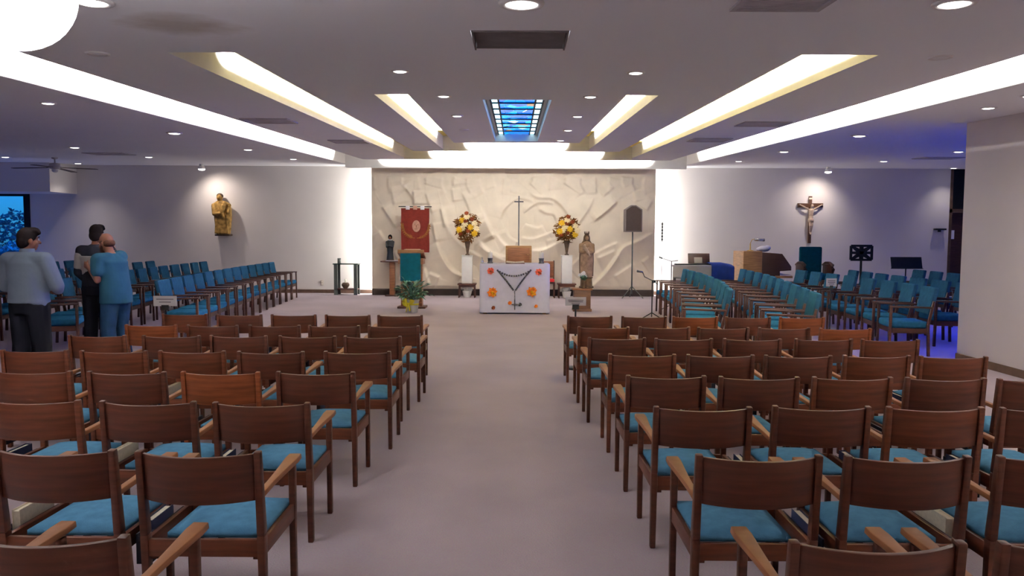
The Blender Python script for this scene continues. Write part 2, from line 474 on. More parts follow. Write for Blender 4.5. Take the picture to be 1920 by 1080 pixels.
# far right wall has the blue daylight windows of the side room
mb = MB()
mb.b2((XR, YR, 0), (XR + .2, 10.5, 4.3)); mb.b2((XR, 16.5, 0), (XR + .2, YB + .25, 4.3))
mb.b2((XR, 10.5, 0), (XR + .2, 16.5, .3)); mb.b2((XR, 10.5, 2.9), (XR + .2, 16.5, 4.3))
struct(mb.build('wall_side_room', M['wall']))
w2 = struct(MB().b2((XR + .05, 10.5, .3), (XR + .09, 16.5, 2.9)).build('window_2', M['glass']))
mb = MB()
for y in (10.53, 12.5, 14.5, 16.47): mb.b2((XR, y - .04, .3), (XR + .12, y + .04, 2.9))
for z in (.33, 2.87): mb.b2((XR, 10.5, z - .04), (XR + .12, 16.5, z + .04))
struct(mb.build('window_frame', M['frame'], w2))
# bulkhead over the far-left window
bz = at_y(60, 359, 21.0).z; bx = at_y(93, 330, 21.0).x
struct(MB().b2((XL, 21.0, bz), (bx, YB, zc(21.0) + .06)).build('trim_7', M['wall']))
w1 = struct(MB().b2((XL, YB + .10, WIN_B), (XW0, YB + .13, WIN_T)).build('window_1', M['glass']))
mb = MB()
for x in (XL + .05, (XL + XW0) / 2 - .45, XW0 - .09): mb.b2((x - .09, YB - .03, WIN_B), (x + .09, YB + .14, WIN_T))
for z in (WIN_B + .05, WIN_T - .05): mb.b2((XL, YB - .02, z - .055), (XW0, YB + .13, z + .055))
struct(mb.build('window_frame', M['frame'], w1))
# garden outside the window
struct(MB().b2((XL - 8, YB + .3, -.3), (XW0 + 6, YB + 14, -.2)).build('ground_outside', M['soil_out']))
def foliage_blob(mb, c, r, n, size, squash=1.0, rng=random):
    for _ in range(n):
        d = Vector((rng.gauss(0, 1), rng.gauss(0, 1), rng.gauss(0, 1))).normalized() * (rng.random() ** .4)
        p = Vector(c) + Vector((d.x * r[0], d.y * r[1], d.z * r[2]))
        a = Vector((rng.gauss(0, 1), rng.gauss(0, 1), rng.gauss(0, .6))).normalized()
        b = a.cross(Vector((rng.gauss(0, 1), rng.gauss(0, 1), rng.gauss(0, 1)))).normalized()
        L = size * (.7 + .6 * rng.random()); W = L * .45 * squash
        nrm = a.cross(b) * (W * .25)
        mb.add([p - a * L * .5, p + b * W * .5 + nrm, p + a * L * .5, p - b * W * .5 + nrm], [(0, 1, 2), (0, 2, 3)])
for i, (x, y, hgt) in enumerate(((-16.9, 25.2, 1.5), (-15.2, 26.6, 2.3), (-18.2, 27.4, 2.6), (-14.0, 25.0, 1.2))):
    t = thing('garden_shrub', (x, y, -.2), ['low round shrub outside the far left window', 'tall shrub seen through the right pane of the far left window',
              'tall shrub outside at the far left end of the window', 'low shrub outside just past the window edge'][i], 'shrub', group='shrubs outside the window')
    mb = MB(); foliage_blob(mb, (0, 0, hgt * .62), (1.0, .8, hgt * .5), 900, .22); mb.build('foliage', M['bush'], t)
    MB().tube([(0, 0, 0), (.05, 0, hgt * .4), (0, .05, hgt * .8)], [.06, .045, .02], 8).build('stem', M['crosswood'], t)
# door on the far right of the front wall
dz = at_y(1790, 397, YB).z
d = struct(MB().b2((XD0 + .06, YB + .1, 0), (XD1 - .06, YB + .15, dz - .03)).build('door_1', M['darkwood'], None))
mb = MB(); mb.b2((XD0, YB - .03, 0), (XD0 + .07, YB + .2, 4.0)); mb.b2((XD1 - .07, YB - .03, 0), (XD1, YB + .2, 4.0)); mb.b2((XD0, YB - .03, dz - .03), (XD1, YB + .2, dz + .08))
struct(mb.build('door_frame', M['wall'] if False else M['base_brown'], d))
struct(MB().b2((XD0 + .06, YB + .12, dz + .06), (XD1 - .06, YB + .16, 4.0)).build('transom_panel', M['frame'], d))
sgn = at_y(1784, 440, YB + .1)
struct(MB().b2((sgn.x - .06, YB + .08, sgn.z - .13), (sgn.x + .07, YB + .1, sgn.z + .13)).build('door_sign', M['card'], d))
# baseboards
RX0, RX1 = -4.16, 4.03
struct(MB().b2((bx, YB - .02, 0), (RX0 - .0, YB, .11)).build('baseboard_left', M['base_brown']))
struct(MB().b2((RX1, YB - .02, 0), (XD0, YB, .11)).build('baseboard_right', M['base_brown']))
struct(MB().b2((6.18, YR, 0), (6.2, 10.42, .10)).build('baseboard_side', M['base_brown']))

# ------------------------------------------------------------------ plaster relief of a rose behind the altar
RY = 21.7
def relief():
    x0, x1, z0, z1 = RX0, RX1, .19, zc(RY) - .002
    nx, nz = 400, 170
    X, Z = np.meshgrid(np.linspace(x0, x1, nx), np.linspace(z0, z1, nz), indexing='ij')
    H = np.zeros_like(X)
    lines = [
     ([(938,411),(943,396),(954,383),(970,372),(983,372),(999,377)], .055, 1), ([(979,403),(992,389),(1007,380),(1021,379),(1039,381)], .05, 1),
     ([(994,360),(1008,370),(1032,371),(1048,380),(1063,398),(1068,420)], .06, 1), ([(1011,390),(1023,398),(1039,402),(1045,416)], .05, 1),
     ([(977,447),(999,449),(1021,442),(1043,433)], .045, -1), ([(946,429),(952,442),(963,451),(972,456)], .05, -1),
     ([(926,433),(937,451),(950,464)], .06, -1), ([(907,411),(917,427),(926,447)], .05, -1), ([(897,458),(912,471),(932,480),(952,484)], .07, -1),
     ([(830,391),(839,427),(857,453),(881,471),(903,484)], .07, -1), ([(828,470),(836,492),(850,508),(866,518)], .06, -1),
     ([(997,471),(1019,469),(1043,458),(1060,448)], .07, -1), ([(1023,453),(1043,449)], .04, -1), ([(983,420),(990,424),(1008,429),(1019,424)], .04, -1),
     ([(1112,414),(1135,396),(1156,377)], .09, 1), ([(1113,478),(1135,466),(1159,456)], .06, -1), ([(1118,486),(1154,470)], .07, -1),
     ([(1108,540),(1135,512),(1154,485),(1169,464),(1193,454),(1221,439)], .11, -1), ([(1203,493),(1217,483)], .05, -1), ([(1066,504),(1089,483)], .06, -1),
     ([(1128,368),(1150,350)], .04, 1), ([(1188,358),(1193,379)], .04, 1), ([(718,386),(730,404),(745,427)], .07, 1), ([(710,433),(724,454)], .06, -1),
     ([(778,357),(779,385)], .07, 1), ([(817,455),(834,490),(855,513),(896,525)], .10, -1), ([(804,513),(825,521)], .07, -1), ([(794,500),(806,540)], .06, -1),
     ([(813,418),(819,454)], .06, 1), ([(828,389),(837,427)], .06, 1), ([(849,353),(853,379)], .05, 1), ([(757,344),(778,374)], .05, 1),
     ([(896,451),(920,475),(950,492)], .06, -1), ([(905,398),(914,424),(926,448)], .05, -1), ([(868,360),(882,395),(880,420)], .05, 1),
     ([(735,350),(742,385)], .04, 1), ([(800,360),(812,400)], .05, 1), ([(1075,430),(1100,395),(1112,370)], .04, 1), ([(1210,395),(1222,375)], .04, 1),
     ([(740,470),(752,500),(748,530)], .05, 1), ([(1150,520),(1190,495)], .05, -1)]
    rng = random.Random(3)
    for k in range(22):
        px = 705 + k * 24 + rng.uniform(-8, 8); l = rng.uniform(14, 34)
        lines.append(([(px, 332), (px + rng.uniform(-4, 4), 332 + l * .5), (px + rng.uniform(-6, 10), 332 + l)], rng.uniform(.025, .05), rng.choice((-1, 1))))
    for pts, A, sgn in lines:
        P = [at_y(a, b, RY) for a, b in pts]; P = [(p.x, p.z) for p in P]
        # smooth the polyline
        Q = []
        for i in range(len(P) - 1):
            p0 = P[max(i - 1, 0)]; p1 = P[i]; p2 = P[i + 1]; p3 = P[min(i + 2, len(P) - 1)]
            for t in np.linspace(0, 1, 7)[:-1]:
                Q.append(tuple(.5 * ((2 * p1[j]) + (-p0[j] + p2[j]) * t + (2 * p0[j] - 5 * p1[j] + 4 * p2[j] - p3[j]) * t * t + (-p0[j] + 3 * p1[j] - 3 * p2[j] + p3[j]) * t ** 3) for j in (0, 1)))
        Q.append(P[-1])
        best = np.full_like(X, 9.0); sd = np.zeros_like(X); tp = np.zeros_like(X)
        L = len(Q) - 1
        for i in range(L):
            ax, az = Q[i]; bx_, bz_ = Q[i + 1]
            dx, dz_ = bx_ - ax, bz_ - az; l2 = dx * dx + dz_ * dz_ + 1e-9
            t = np.clip(((X - ax) * dx + (Z - az) * dz_) / l2, 0, 1)
            ex, ez = X - ax - t * dx, Z - az - t * dz_
            dist = np.sqrt(ex * ex + ez * ez)
            m = dist < best
            best[m] = dist[m]; sd[m] = np.sign(dx * ez - dz_ * ex)[m]; tp[m] = ((i + t) / L)[m]
        s = best * sd * sgn
        prof = np.where(s > 0, np.exp(-np.abs(s) / .30), np.exp(-(s / .05) ** 2))
        H += A * 1.25 * prof * np.clip(np.minimum(tp, 1 - tp) * 5 + .15, 0, 1)
    # gentle drapery undulation
    for k in range(5):
        H += .012 * np.sin(X * (2.1 + k * .9) + Z * (1.3 - k * .5) + k * 1.7)
    edge = np.clip(np.minimum(np.minimum(X - x0, x1 - X), np.minimum(z1 - Z, Z - z0)) / .10, 0, 1)
    H = np.clip(H, -.04, .3) * edge
    vs = [(float(X[i, j]), RY - .05 - float(H[i, j]), float(Z[i, j])) for i in range(nx) for j in range(nz)]
    fs = [(i * nz + j, (i + 1) * nz + j, (i + 1) * nz + j + 1, i * nz + j + 1) for i in range(nx - 1) for j in range(nz - 1)]
    me = bpy.data.meshes.new('plaster'); me.from_pydata(vs, [], fs); me.update()
    for p in me.polygons: p.use_smooth = True
    me.materials.append(M['relief'])
    return me
rl = thing('relief_wall', (0, RY, 0), 'huge cream plaster wall relief of a swirling rose behind the altar', 'wall relief')
ro = bpy.data.objects.new('plaster_rose', relief()); COL.objects.link(ro); ro.parent = rl; ro.location = (0, -RY, 0)
ro = MB().b2((RX0, -.05, 0), (RX1, .14, zc(RY))).build('backing_panel', M['relief'], rl)
MB().b2((RX0 + .01, -.075, 0), (RX1 - .01, -.052, .19)).build('dark_plinth', M['base_dark'], rl)

# ------------------------------------------------------------------ skylight, grille, vents, lamps in the ceiling
sx0, sx1, sy0, sy1 = SKY
SH = .15
mb = MB()
path = [(sx0, sy0), (sx0, sy1), (sx1, sy1), (sx1, sy0)]
for i in range(4):
    (xa, ya), (xb, yb) = path[i], path[(i + 1) % 4]
    mb.add([(xa, ya, zc(ya)), (xb, yb, zc(yb)), (xb, yb, zc(yb) + SH), (xa, ya, zc(ya) + SH)], [(0, 1, 2, 3)])
shaft = struct(mb.build('trim_8', M['trench']))
sk = thing('stained_glass_skylight', (0, 0, zc(sy0)), 'blue stained glass skylight with pale side panes in the ceiling above the aisle', 'skylight')
sk.rotation_euler = (0, 0, 0)
def slab(name, m, xa, xb, ya, yb, off, parent=sk, th=.01):
    mb = MB(); z = lambda y: zc(y) - zc(sy0) + SH + off
    mb.add([(xa, ya, z(ya)), (xb, ya, z(ya)), (xb, yb, z(yb)), (xa, yb, z(yb)), (xa, ya, z(ya) + th), (xb, ya, z(ya) + th), (xb, yb, z(yb) + th), (xa, yb, z(yb) + th)],
           [(0, 3, 2, 1), (4, 5, 6, 7), (0, 1, 5, 4), (1, 2, 6, 5), (2, 3, 7, 6), (3, 0, 4, 7)])
    return mb.build(name, m, parent)
slab('glass_picture', M['stained'], sx0 + .15, sx1 - .15, sy0, sy1, -.02)
bars = MB()
nb = 9
for k in range(nb):
    ya = sy0 + (sy1 - sy0) * k / nb; yb = sy0 + (sy1 - sy0) * (k + 1) / nb
    for xa, xb in ((sx0 + .06, sx0 + .15), (sx1 - .15, sx1 - .06)):
        o = slab('border_pane', M['pane_pale'], xa, xb, ya + .03, yb - .03, -.02)
    z = zc(ya) - zc(sy0) + SH - .02
    bars.box(((sx0 + sx1) / 2, ya, z), (sx1 - sx0 - .1, .035, .03))
for x in (sx0 + .15, sx1 - .15, sx0 + .055, sx1 - .055):
    z0_, z1_ = zc(sy0) - zc(sy0) + SH - .02, zc(sy1) - zc(sy0) + SH - .02
    bars.bar((x, sy0, z0_), (x, sy1, z1_), .022, .03)
bars.build('leading', M['lead'], sk)
slab('frame', M['trench'], sx0, sx1, sy0, sy1, .0, th=.02)

g = thing('return_air_grille', ((GR[0] + GR[1]) / 2, (GR[2] + GR[3]) / 2, zc(5.4)), 'large dark rectangular air grille in the ceiling above the aisle', 'air vent')
mb = MB(); w, dpt = GR[1] - GR[0], GR[3] - GR[2]
mb.box((0, 0, .06), (w - .004, dpt - .004, .02)); mb.build('backing', M['grille_lit'], g)
mb = MB()
for sx in (-1, 1): mb.box((sx * (w / 2 - .008), 0, .03), (.012, dpt - .004, .08))
for sy in (-1, 1): mb.box((0, sy * (dpt / 2 - .008), .03 + sy * .012), (w - .03, .012, .08))
mb.build('frame', M['grille_lit'], g)
mb = MB()
for k in range(14): mb.box((0, -dpt / 2 + .04 + k * (dpt - .08) / 13, .025), (w - .04, .006, .03), M4=Matrix.Rotation(R(35), 3, 'X'))
mb.build('louvre', M['grille_lit'], g)

def tilt(o): o.rotation_euler = (math.atan(SL), 0, 0)
for i, (px, py, w, dpt, lab) in enumerate(((1470, 3, .5, .30, 'dark ceiling vent at the top edge, right of the aisle grille'), (505, 226, .62, .5, 'dark ceiling vent between the two left cove slots, nearer one'),
        (655, 265, .62, .6, 'faint ceiling vent between the two left cove slots, farther one'), (1430, 232, .62, .5, 'dark ceiling vent between the two right cove slots, nearer one'),
        (1330, 262, .62, .6, 'faint ceiling vent between the two right cove slots, farther one'), (205, 288, .9, .6, 'dark ceiling vent on the far left near the ceiling fan'), (1760, 296, .9, .6, 'dark ceiling vent at far right above the door'))):
    c = at_c(px, py)
    t = thing('ceiling_vent', (c.x, c.y, c.z), lab, 'air vent', group='ceiling vents'); tilt(t)
    fr = MB()
    for s in (-1, 1): fr.box((s * w / 2, 0, -.008), (.03, dpt + .03, .016)); fr.box((0, s * dpt / 2, -.008), (w - .03, .03, .016))
    fr.build('frame', M['vent'], t)
    sl = MB()
    for k in range(8): sl.box((0, -dpt / 2 + dpt * (k + .5) / 8, -.006), (w - .03, dpt / 8 * .8, .006))
    sl.build('louvre', M['vent'], t)

def make_downlight():
    t = thing('recessed_downlight', (0, 0, 0), 'x', 'ceiling light', group='recessed downlights')
    rg = MB(); prof = [(.066, .0), (.072, -.012), (.095, -.012), (.100, -.004), (.100, .0)]
    n = 24; vs = []; fs = []
    for r, z in prof: vs += [(r * math.cos(2 * PI * k / n), r * math.sin(2 * PI * k / n), z) for k in range(n)]
    for i in range(len(prof) - 1):
        for k in range(n): fs.append((i * n + k, i * n + (k + 1) % n, (i + 1) * n + (k + 1) % n, (i + 1) * n + k))
    rg.add(vs, fs); rg.build('trim_ring', M['trim_ring'], t, smooth=True)
    MB().lathe([(.004, -.020), (.05, -.016), (.07, -.008), (.07, -.001)], n=24).build('lens', M['lens_on'], t, smooth=True)
    return t
dl0 = make_downlight()
DL = [(978, 5, 1, 'big lit downlight directly over the aisle, nearest the air grille', 1.35), (172, 2, 1, 'lit downlight beside the brown ceiling stain', 1.2), (1790, 5, 1, 'lit downlight at the top right, over the right chair rows', 1.2),
 (750, 133, 1, 'lit downlight left of the aisle between the grille and the inner left slot', 1), (1192, 136, 1, 'lit downlight right of the aisle between the grille and the inner right slot', 1),
 (832, 180, 1, 'lit downlight left of the skylight, nearest its near end', 1), (1107, 181, 1, 'lit downlight right of the skylight, nearest its near end', 1),
 (857, 217, 1, 'lit downlight left of the middle of the skylight', 1), (1083, 218, 1, 'lit downlight right of the middle of the skylight', 1),
 (1065, 244, 1, 'lit downlight right of the far half of the skylight', 1), (1051, 263, 1, 'lit downlight right of the far end of the skylight', 1), (870, 243, 0, 'unlit dark downlight left of the far half of the skylight', 1),
 (327, 249, 1, 'bright downlight just outside the outer left slot', 1.3), (140, 276, 1, 'lit downlight on the left, one row beyond the bright one, toward the fan', 1.2), (279, 294, 1, 'lit downlight on the left between the fan and the wall spotlight', 1.2),
 (465, 280, 1, 'lit downlight outside the outer left slot, halfway to the front wall', 1.2), (550, 298, 1, 'lit downlight outside the far end of the outer left slot', 1.1), (10, 294, 1, 'lit downlight at the far left edge over the window bulkhead', 1.2),
 (146, 306, 1, 'lit downlight behind the ceiling fan', 1.2), (90, 193, 1, 'dim small downlight on the left, nearest the entrance side, outside the outer slot', .9), (183, 100, 0, 'unlit downlight between the stain and the outer left slot', .9),
 (1611, 254, 1, 'bright downlight just outside the outer right slot', 1.3), (1470, 284, 1, 'lit downlight outside the outer right slot, halfway to the front wall', 1.2), (1385, 302, 1, 'lit downlight outside the far end of the outer right slot', 1.1),
 (1657, 302, 1, 'lit downlight on the right above the black music stand', 1.2), (1797, 284, 1, 'lit downlight beside the edge of the right side wall', 1.2), (1788, 315, 1, 'lit downlight above the far right door', 1.1),
 (1853, 202, 1, 'lit downlight close to the top of the right side wall', .9), (1763, 107, 0, 'unlit downlight between the two right slots', .9)]
def spot(name, loc, power, size=110, blend=1.0, col=(1, .90, .82), radius=.06, aim=None):
    l = bpy.data.lights.new(name, 'SPOT'); l.energy = power; l.spot_size = R(size); l.spot_blend = blend; l.color = col; l.shadow_soft_size = radius
    o = bpy.data.objects.new(name, l); COL.objects.link(o); o.location = loc
    if aim is not None: o.rotation_euler = (Vector(aim) - Vector(loc)).to_track_quat('-Z', 'Y').to_euler()
    return o
DLP = 14
for i, (px, py, lit, lab, sc) in enumerate(DL):
    c = at_c(px, py)
    t = dl0 if i == 0 else dup(dl0)
    t.location = c; t['label'] = lab; sc *= .8 if (c.y > 6 and abs(c.x) < 2) else 1; t.scale = (sc, sc, sc); tilt(t)
    if not lit:
        for ch in t.children:
            if ch.name.startswith('lens'):
                ch.material_slots[0].link = 'OBJECT'; ch.material_slots[0].material = M['lens_dim']
    else:
        big = c.y > 15
        AIM = {(857, 217): (-2.3, 17.4, .9), (1083, 218): (.1, 16.4, .8), (1065, 244): (1.9, 17.2, .9), (832, 180): (-.1, 16.4, .8)}
        if (px, py) in AIM:
            spot('downlight_lamp', (c.x, c.y, c.z - .04), 150, 38, 1.0, (1, .93, .90), .06, AIM[px, py]); continue
        spot('downlight_lamp', (c.x, c.y, c.z - .04), DLP * ((4.2 if c.x < -5 else 2.6) if big else 1.0) * (.5 if sc < 1 else 1), 105 if big else 120)
for i, (x, y) in enumerate(((-3.2, .2), (.1, .2), (3.3, .2), (-3.2, -2.4), (.1, -2.4), (3.3, -2.4), (-7, -1), (-8, 4), (5.35, 7.9), (5.35, 4.2))):  # unseen lamps; those in the back are added to brighten the ceiling
    t = dup(dl0, (x, y, zc(y)), label='lit downlight beside the right side wall' if x > 5 else 'added unseen downlight in the back of the room, lifting the ceiling by bounce'); tilt(t); t.scale = (1, 1, 1)
    spot('downlight_lamp', (x, y, zc(y) - .04), 70 if x > 5 else 22, 120)
# wall-washer spotlights in front of the front wall
for px, py, lab, tgt in ((378, 312, 'bright spotlight over the gilded carving on the left wall', (420, 400)), (1553, 318, 'bright spotlight over the crucifix on the right wall', (1518, 410))):
    c = at_c(px, py - 3); c.y = min(c.y, YB - .75); 
    b = at_y(px, py, YB - .75); c = Vector((b.x, b.y, zc(b.y)))
    t = thing('wall_spotlight', c, lab, 'spotlight', group='wall spotlights')
    MB().lathe([(.06, 0), (.06, -.03), (.02, -.035), (.02, -.09)]).build('mount', M['white'], t, smooth=True)
    MB().lathe([(.02, -.03), (.07, -.05), (.10, -.13), (.105, -.14)]).build('shade', M['white'], t, smooth=True)
    MB().ball((0, 0, -.145), (.095, .095, .035)).build('lens', M['lens_on'], t, smooth=True)
    a = at_y(tgt[0], tgt[1], YB)
    spot('spot_lamp', (c.x, c.y, c.z - .2), 62, 125, 1.0, (1, .86, .76), .05, aim=a)
# big white globe by the camera, upper left
gc = at_y(20, -20, 3.0)
t = thing('globe_lamp', (gc.x, gc.y, zc(gc.y)), 'big glowing white globe lamp hanging from the ceiling at upper left', 'ceiling lamp')
MB().ball((0, 0, gc.z - zc(gc.y)), .232, 32, 20).build('globe', M['globe'], t, smooth=True)
MB().lathe([(.05, .0), (.05, -.03), (.015, -.035), (.015, gc.z - zc(gc.y) + .18)]).build('stem', M['chrome'], t, smooth=True)

# fluorescent tubes hidden in the coves, each with its light
def area(name, loc, sx, sy, power, direction, col=(1, .96, .90)):
    l = bpy.data.lights.new(name, 'AREA'); l.shape = 'RECTANGLE'; l.size = sx; l.size_y = sy; l.energy = power; l.color = col
    o = bpy.data.objects.new(name, l); COL.objects.link(o); o.location = loc
    o.rotation_euler = Vector(direction).to_track_quat('-Z', 'Y').to_euler()
    return o
def cove_lamp(p, q, side, P, lab, spread=70, lift=.20):
    """tube from p to q; its light shines towards side"""
    p, q = Vector(p), Vector(q); mid = (p + q) / 2; L = (q - p).length
    t = thing('fluorescent_tube', mid, lab, 'tube light', group='fluorescent tubes in the ceiling slots')
    MB().tube([p - mid, q - mid], .016, 10).build('tube', M['tube'], t, smooth=True)
    e = (q - p).normalized()
    MB().bar(p - mid - Vector(side) * .03, q - mid - Vector(side) * .03, .02, .05).build('batten', M['white'], t)
    l = bpy.data.lights.new('cove_lamp', 'AREA'); l.shape = 'RECTANGLE'; l.energy = P * L; l.color = (1, .965, .925)
    o = bpy.data.objects.new('cove_lamp', l); COL.objects.link(o); o.location = mid + Vector(side) * .03
    zax = -(Vector(side) + Vector((0, 0, lift))).normalized(); l.spread = R(spread); xax = e; yax = zax.cross(xax)
    o.rotation_euler = Matrix((xax, yax, zax)).transposed().to_euler(); l.size = L; l.size_y = .05
names = ['outer', 'middle', 'inner']
CP = [118, 98, 84]
for k, u in enumerate(US):
    zo = .20 if k == 0 else .17
    st = [u[4] + .1, u[4] + .1]
    if k == 1: st = [7.0, 6.0]
    if k == 0: st = [-2.9, -2.9]
    for si, (xin, sgn) in enumerate(((u[1], -1), (u[2], 1))):
        ya, yb = st[si], u[5] + .35
        x = xin + sgn * .07
        cove_lamp((x, ya, zc(ya) + zo), (x, yb, zc(yb) + zo), (sgn, 0, 0), CP[k] * (1.12 if k == 0 else 1), 'fluorescent tube along the %s leg of the %s ceiling slot' % ('left' if si == 0 else 'right', names[k]), 70, .36 if k == 0 else .45)
    y = u[6] - .34
    z = zc(y) + zo + (.02 if k == 0 else 0)
    if k == 0:  # second tube in the outer slot, added to throw light on the relief
        yn = u[5] + .10
        cove_lamp((u[1] + .9, yn, zc(yn) + zo - .02), (u[2] - .9, yn, zc(yn) + zo - .02), (0, .5, -.87), 12, 'fluorescent tube at the near lip of the outer slot\'s far run', 180, 0)
    cove_lamp((u[1] + .25, y, z), (u[2] - .25, y, z), (0, 1, 0), CP[k] * .8, 'fluorescent tube across the far run of the %s ceiling slot' % names[k], 84 if k == 0 else 70, .0)
# upright tubes behind both edges of the relief wall
for sx, xe in ((-1, RX0), (1, RX1)):
    x = xe - sx * .12; y = RY + .22
    t = thing('fluorescent_tube', (x, y, 1.9), 'upright fluorescent tube behind the %s edge of the rose relief' % ('left' if sx < 0 else 'right'), 'tube light')
    MB().tube([(0, 0, -1.7), (0, 0, 1.7)], .016, 10).build('tube', M['tube'], t, smooth=True); MB().b2((-.02, .02, -1.9), (.02, .05, 1.75)).build('batten', M['white'], t)
    o = area('cove_lamp', (x + sx * .04, y + .06, 1.9), .08, 3.5, 80, (sx * .8, .62, 0))
# daylight: the side room windows and the far left window
wd = area('window_daylight', (XR + .6, 13.2, 2.2), 2.0, 5.5, 520, (-8.8, -.6, -2.0), (.07, .10, 1.0)); wd.data.spread = R(46)
area('window_daylight', (XR + .5, 13.5, 1.7), 2.6, 6, 170, (-1, 0, -.1), (.50, .58, 1.0))
area('window_daylight', (-16.3, YB + 1.3, 3.9), 3.6, 1.4, 500, (.0, -1, -.75), (.6, .8, 1.0))
w = bpy.data.worlds.new('world'); S.world = w; w.use_nodes = True
nt = w.node_tree; bg = nt.nodes['Background']
sk_ = nt.nodes.new('ShaderNodeTexSky'); sk_.sky_type = 'NISHITA'; sk_.sun_elevation = R(35); sk_.sun_disc = False
nt.links.new(sk_.outputs['Color'], bg.inputs['Color']); bg.inputs['Strength'].default_value = .11
# ------------------------------------------------------------------ brown wooden chairs of the two centre blocks
CW = .53                                    # width over the posts
def make_wood_chair(side):
    """faces +Y; the book rack hangs on the outer side (-1: left block, +1: right block)"""
    t = thing('wooden_armchair', (0, 0, 0), 'x', 'chair')
    a = CW / 2 - .018
    for s in (-1, 1):
        mb = MB()
        mb.bar((s * a, -.215, 0), (s * a, -.225, .42), .030, .036, .034, .044, up=(0, 1, 0))
        mb.bar((s * a, -.225, .42), (s * a, -.262, .79), .034, .044, .030, .032, up=(0, 1, 0))
        mb.build('leg', M['wood_a'], t, bev=.006)
        mb = MB(); mb.bar((s * a, .215, 0), (s * a, .21, .585), .030, .032, .032, .036, up=(0, 1, 0)); mb.build('leg', M['wood_a'], t, bev=.006)
        # paddle armrest, wide at the front
        n = 9; vs = []
        for i in range(n):
            u = i / (n - 1); y = -.235 + u * .50
            w = .017 + .022 * max(0, (u - .25) / .75) ** 1.3
            if i == n - 1: w *= .8
            z = .585 + .018 * u
            vs += [(s * a - w, y, z), (s * a + w, y, z), (s * a + w * .9, y, z + .024), (s * a - w * .9, y, z + .024)]
        fs = [(0, 1, 2, 3), tuple(4 * (n - 1) + k for k in (3, 2, 1, 0))]
        for i in range(n - 1):
            for k in range(4): fs.append((4 * i + k, 4 * i + (k + 1) % 4, 4 * i + 4 + (k + 1) % 4, 4 * i + 4 + k))
        MB().add(vs, fs).build('armrest', M['wood_arm'], t, bev=.004)
    # curved back panel
    n = 14; vs = []; fs = []
    for i in range(n + 1):
        x = -a + .012 + (2 * a - .024) * i / n
        c = (1 - (x / a) ** 2) * .078
        for z, yy in ((.575, -.238), (.778, -.257)):
            vs.append((x, yy - c, z))
            vs.append((x, yy - c + .020, z))
    for i in range(n):
        b = 4 * i; e = b + 4
        fs += [(b, b + 2, e + 2, e), (b + 1, e + 1, e + 3, b + 3), (b + 2, b + 3, e + 3, e + 2), (b, e, e + 1, b + 1)]
    fs += [(0, 1, 3, 2), (4 * n, 4 * n + 2, 4 * n + 3, 4 * n + 1)]
    MB().add(vs, fs).build('backrest', M['wood_a'], t, bev=.003)
    mb = MB()
    mb.b2((-a + .016, -.238, .325), (a - .016, -.216, .40)); mb.b2((-a + .016, .195, .325), (a - .016, .217, .395))
    for s in (-1, 1): mb.b2((s * a - .011, -.205, .325), (s * a + .011, .198, .398))
    for s in (-1, 1): mb.box((s * (a - .03), -.205, .335), (.03, .02, .06))
    mb.build('seat_frame', M['wood_b'], t, bev=.003)
    # cushion
    sx = .035 * -side
    mb = MB(); w, dp = 2 * a - .095, .43
    vs = []; fs = []; nx, ny = 9, 9
    for i in range(nx):
        for j in range(ny):
            u, v = i / (nx - 1) * 2 - 1, j / (ny - 1) * 2 - 1
            vs.append((sx + u * w / 2, v * dp / 2 + .01, .418 + .034 * (1 - abs(u) ** 4) * (1 - abs(v) ** 4)))
    top = len(vs)
    for i in range(nx - 1):
        for j in range(ny - 1): fs.append((i * ny + j, (i + 1) * ny + j, (i + 1) * ny + j + 1, i * ny + j + 1))
    ring = [i * ny for i in range(nx)] + [(nx - 1) * ny + j for j in range(1, ny)] + [i * ny + ny - 1 for i in range(nx - 2, -1, -1)] + [j for j in range(ny - 2, 0, -1)]
    for r in ring: x, y, z = vs[r]; vs.append((x, y, .396))
    for k in range(len(ring)):
        k2 = (k + 1) % len(ring); fs.append((ring[k2], ring[k], top + k, top + k2))
    fs.append(tuple(top + k for k in range(len(ring))))
    mb.add(vs, fs).build('seat', M['seat_blue'], t, smooth=True)
    # slung book rack between the chairs
    mb = MB(); rx = side * (a + .042)
    mb.b2((rx - .026, -.17, .262), (rx + .026, .17, .272))
    for s in (-1, 1): mb.b2((rx + s * .026 - .004, -.17, .262), (rx + s * .026 + .004, .17, .395))
    mb.b2((rx - .026, -.17, .262), (rx + .026, -.162, .36)); mb.b2((rx - .026, .162, .262), (rx + .026, .17, .36))
    mb.b2((side * (a + .014) - .004, -.12, .37), (side * (a + .02) + .004, .12, .39))
    mb.build('book_rack', M['rack'], t)
    return t
WC = {-1: make_wood_chair(-1), 1: make_wood_chair(1)}
used = {}
SWAP = ('leg', 'backrest')
def place_wood(side, x, y, rz, label, wv):
    if side in used: t = dup(WC[side], group=None)
    else: t = WC[side]; used[side] = 1
    t.location = (x, y, 0); t.rotation_euler = (0, 0, rz); t['label'] = label
    t['group'] = 'brown chairs in the %s block' % ('left' if side < 0 else 'right')
    if wv != 'wood_a':
        for ch in t.children:
            if ch.name.split('.')[0] in SWAP:
                ch.material_slots[0].link = 'OBJECT'; ch.material_slots[0].material = M[wv]
    return t
LEFT = {1: [(302, 390), (405, 493), (507, 593), (609, 694), (707, 793)], 2: [(235, 330), (350, 447), (465, 564), (578, 675), (690, 787)],
        3: [(130, 235), (265, 376), (393, 502), (522, 631), (644, 754)], 4: [(0, 128), (150, 275), (297, 422), (443, 571), (606, 733)],
        5: [(-15, 135), (163, 313), (338, 490), (516, 668)], 6: [(-30, 152), (185, 370), (397, 582)], 7: [(-18, 222), (252, 492)], 8: [(-90, 250)]}
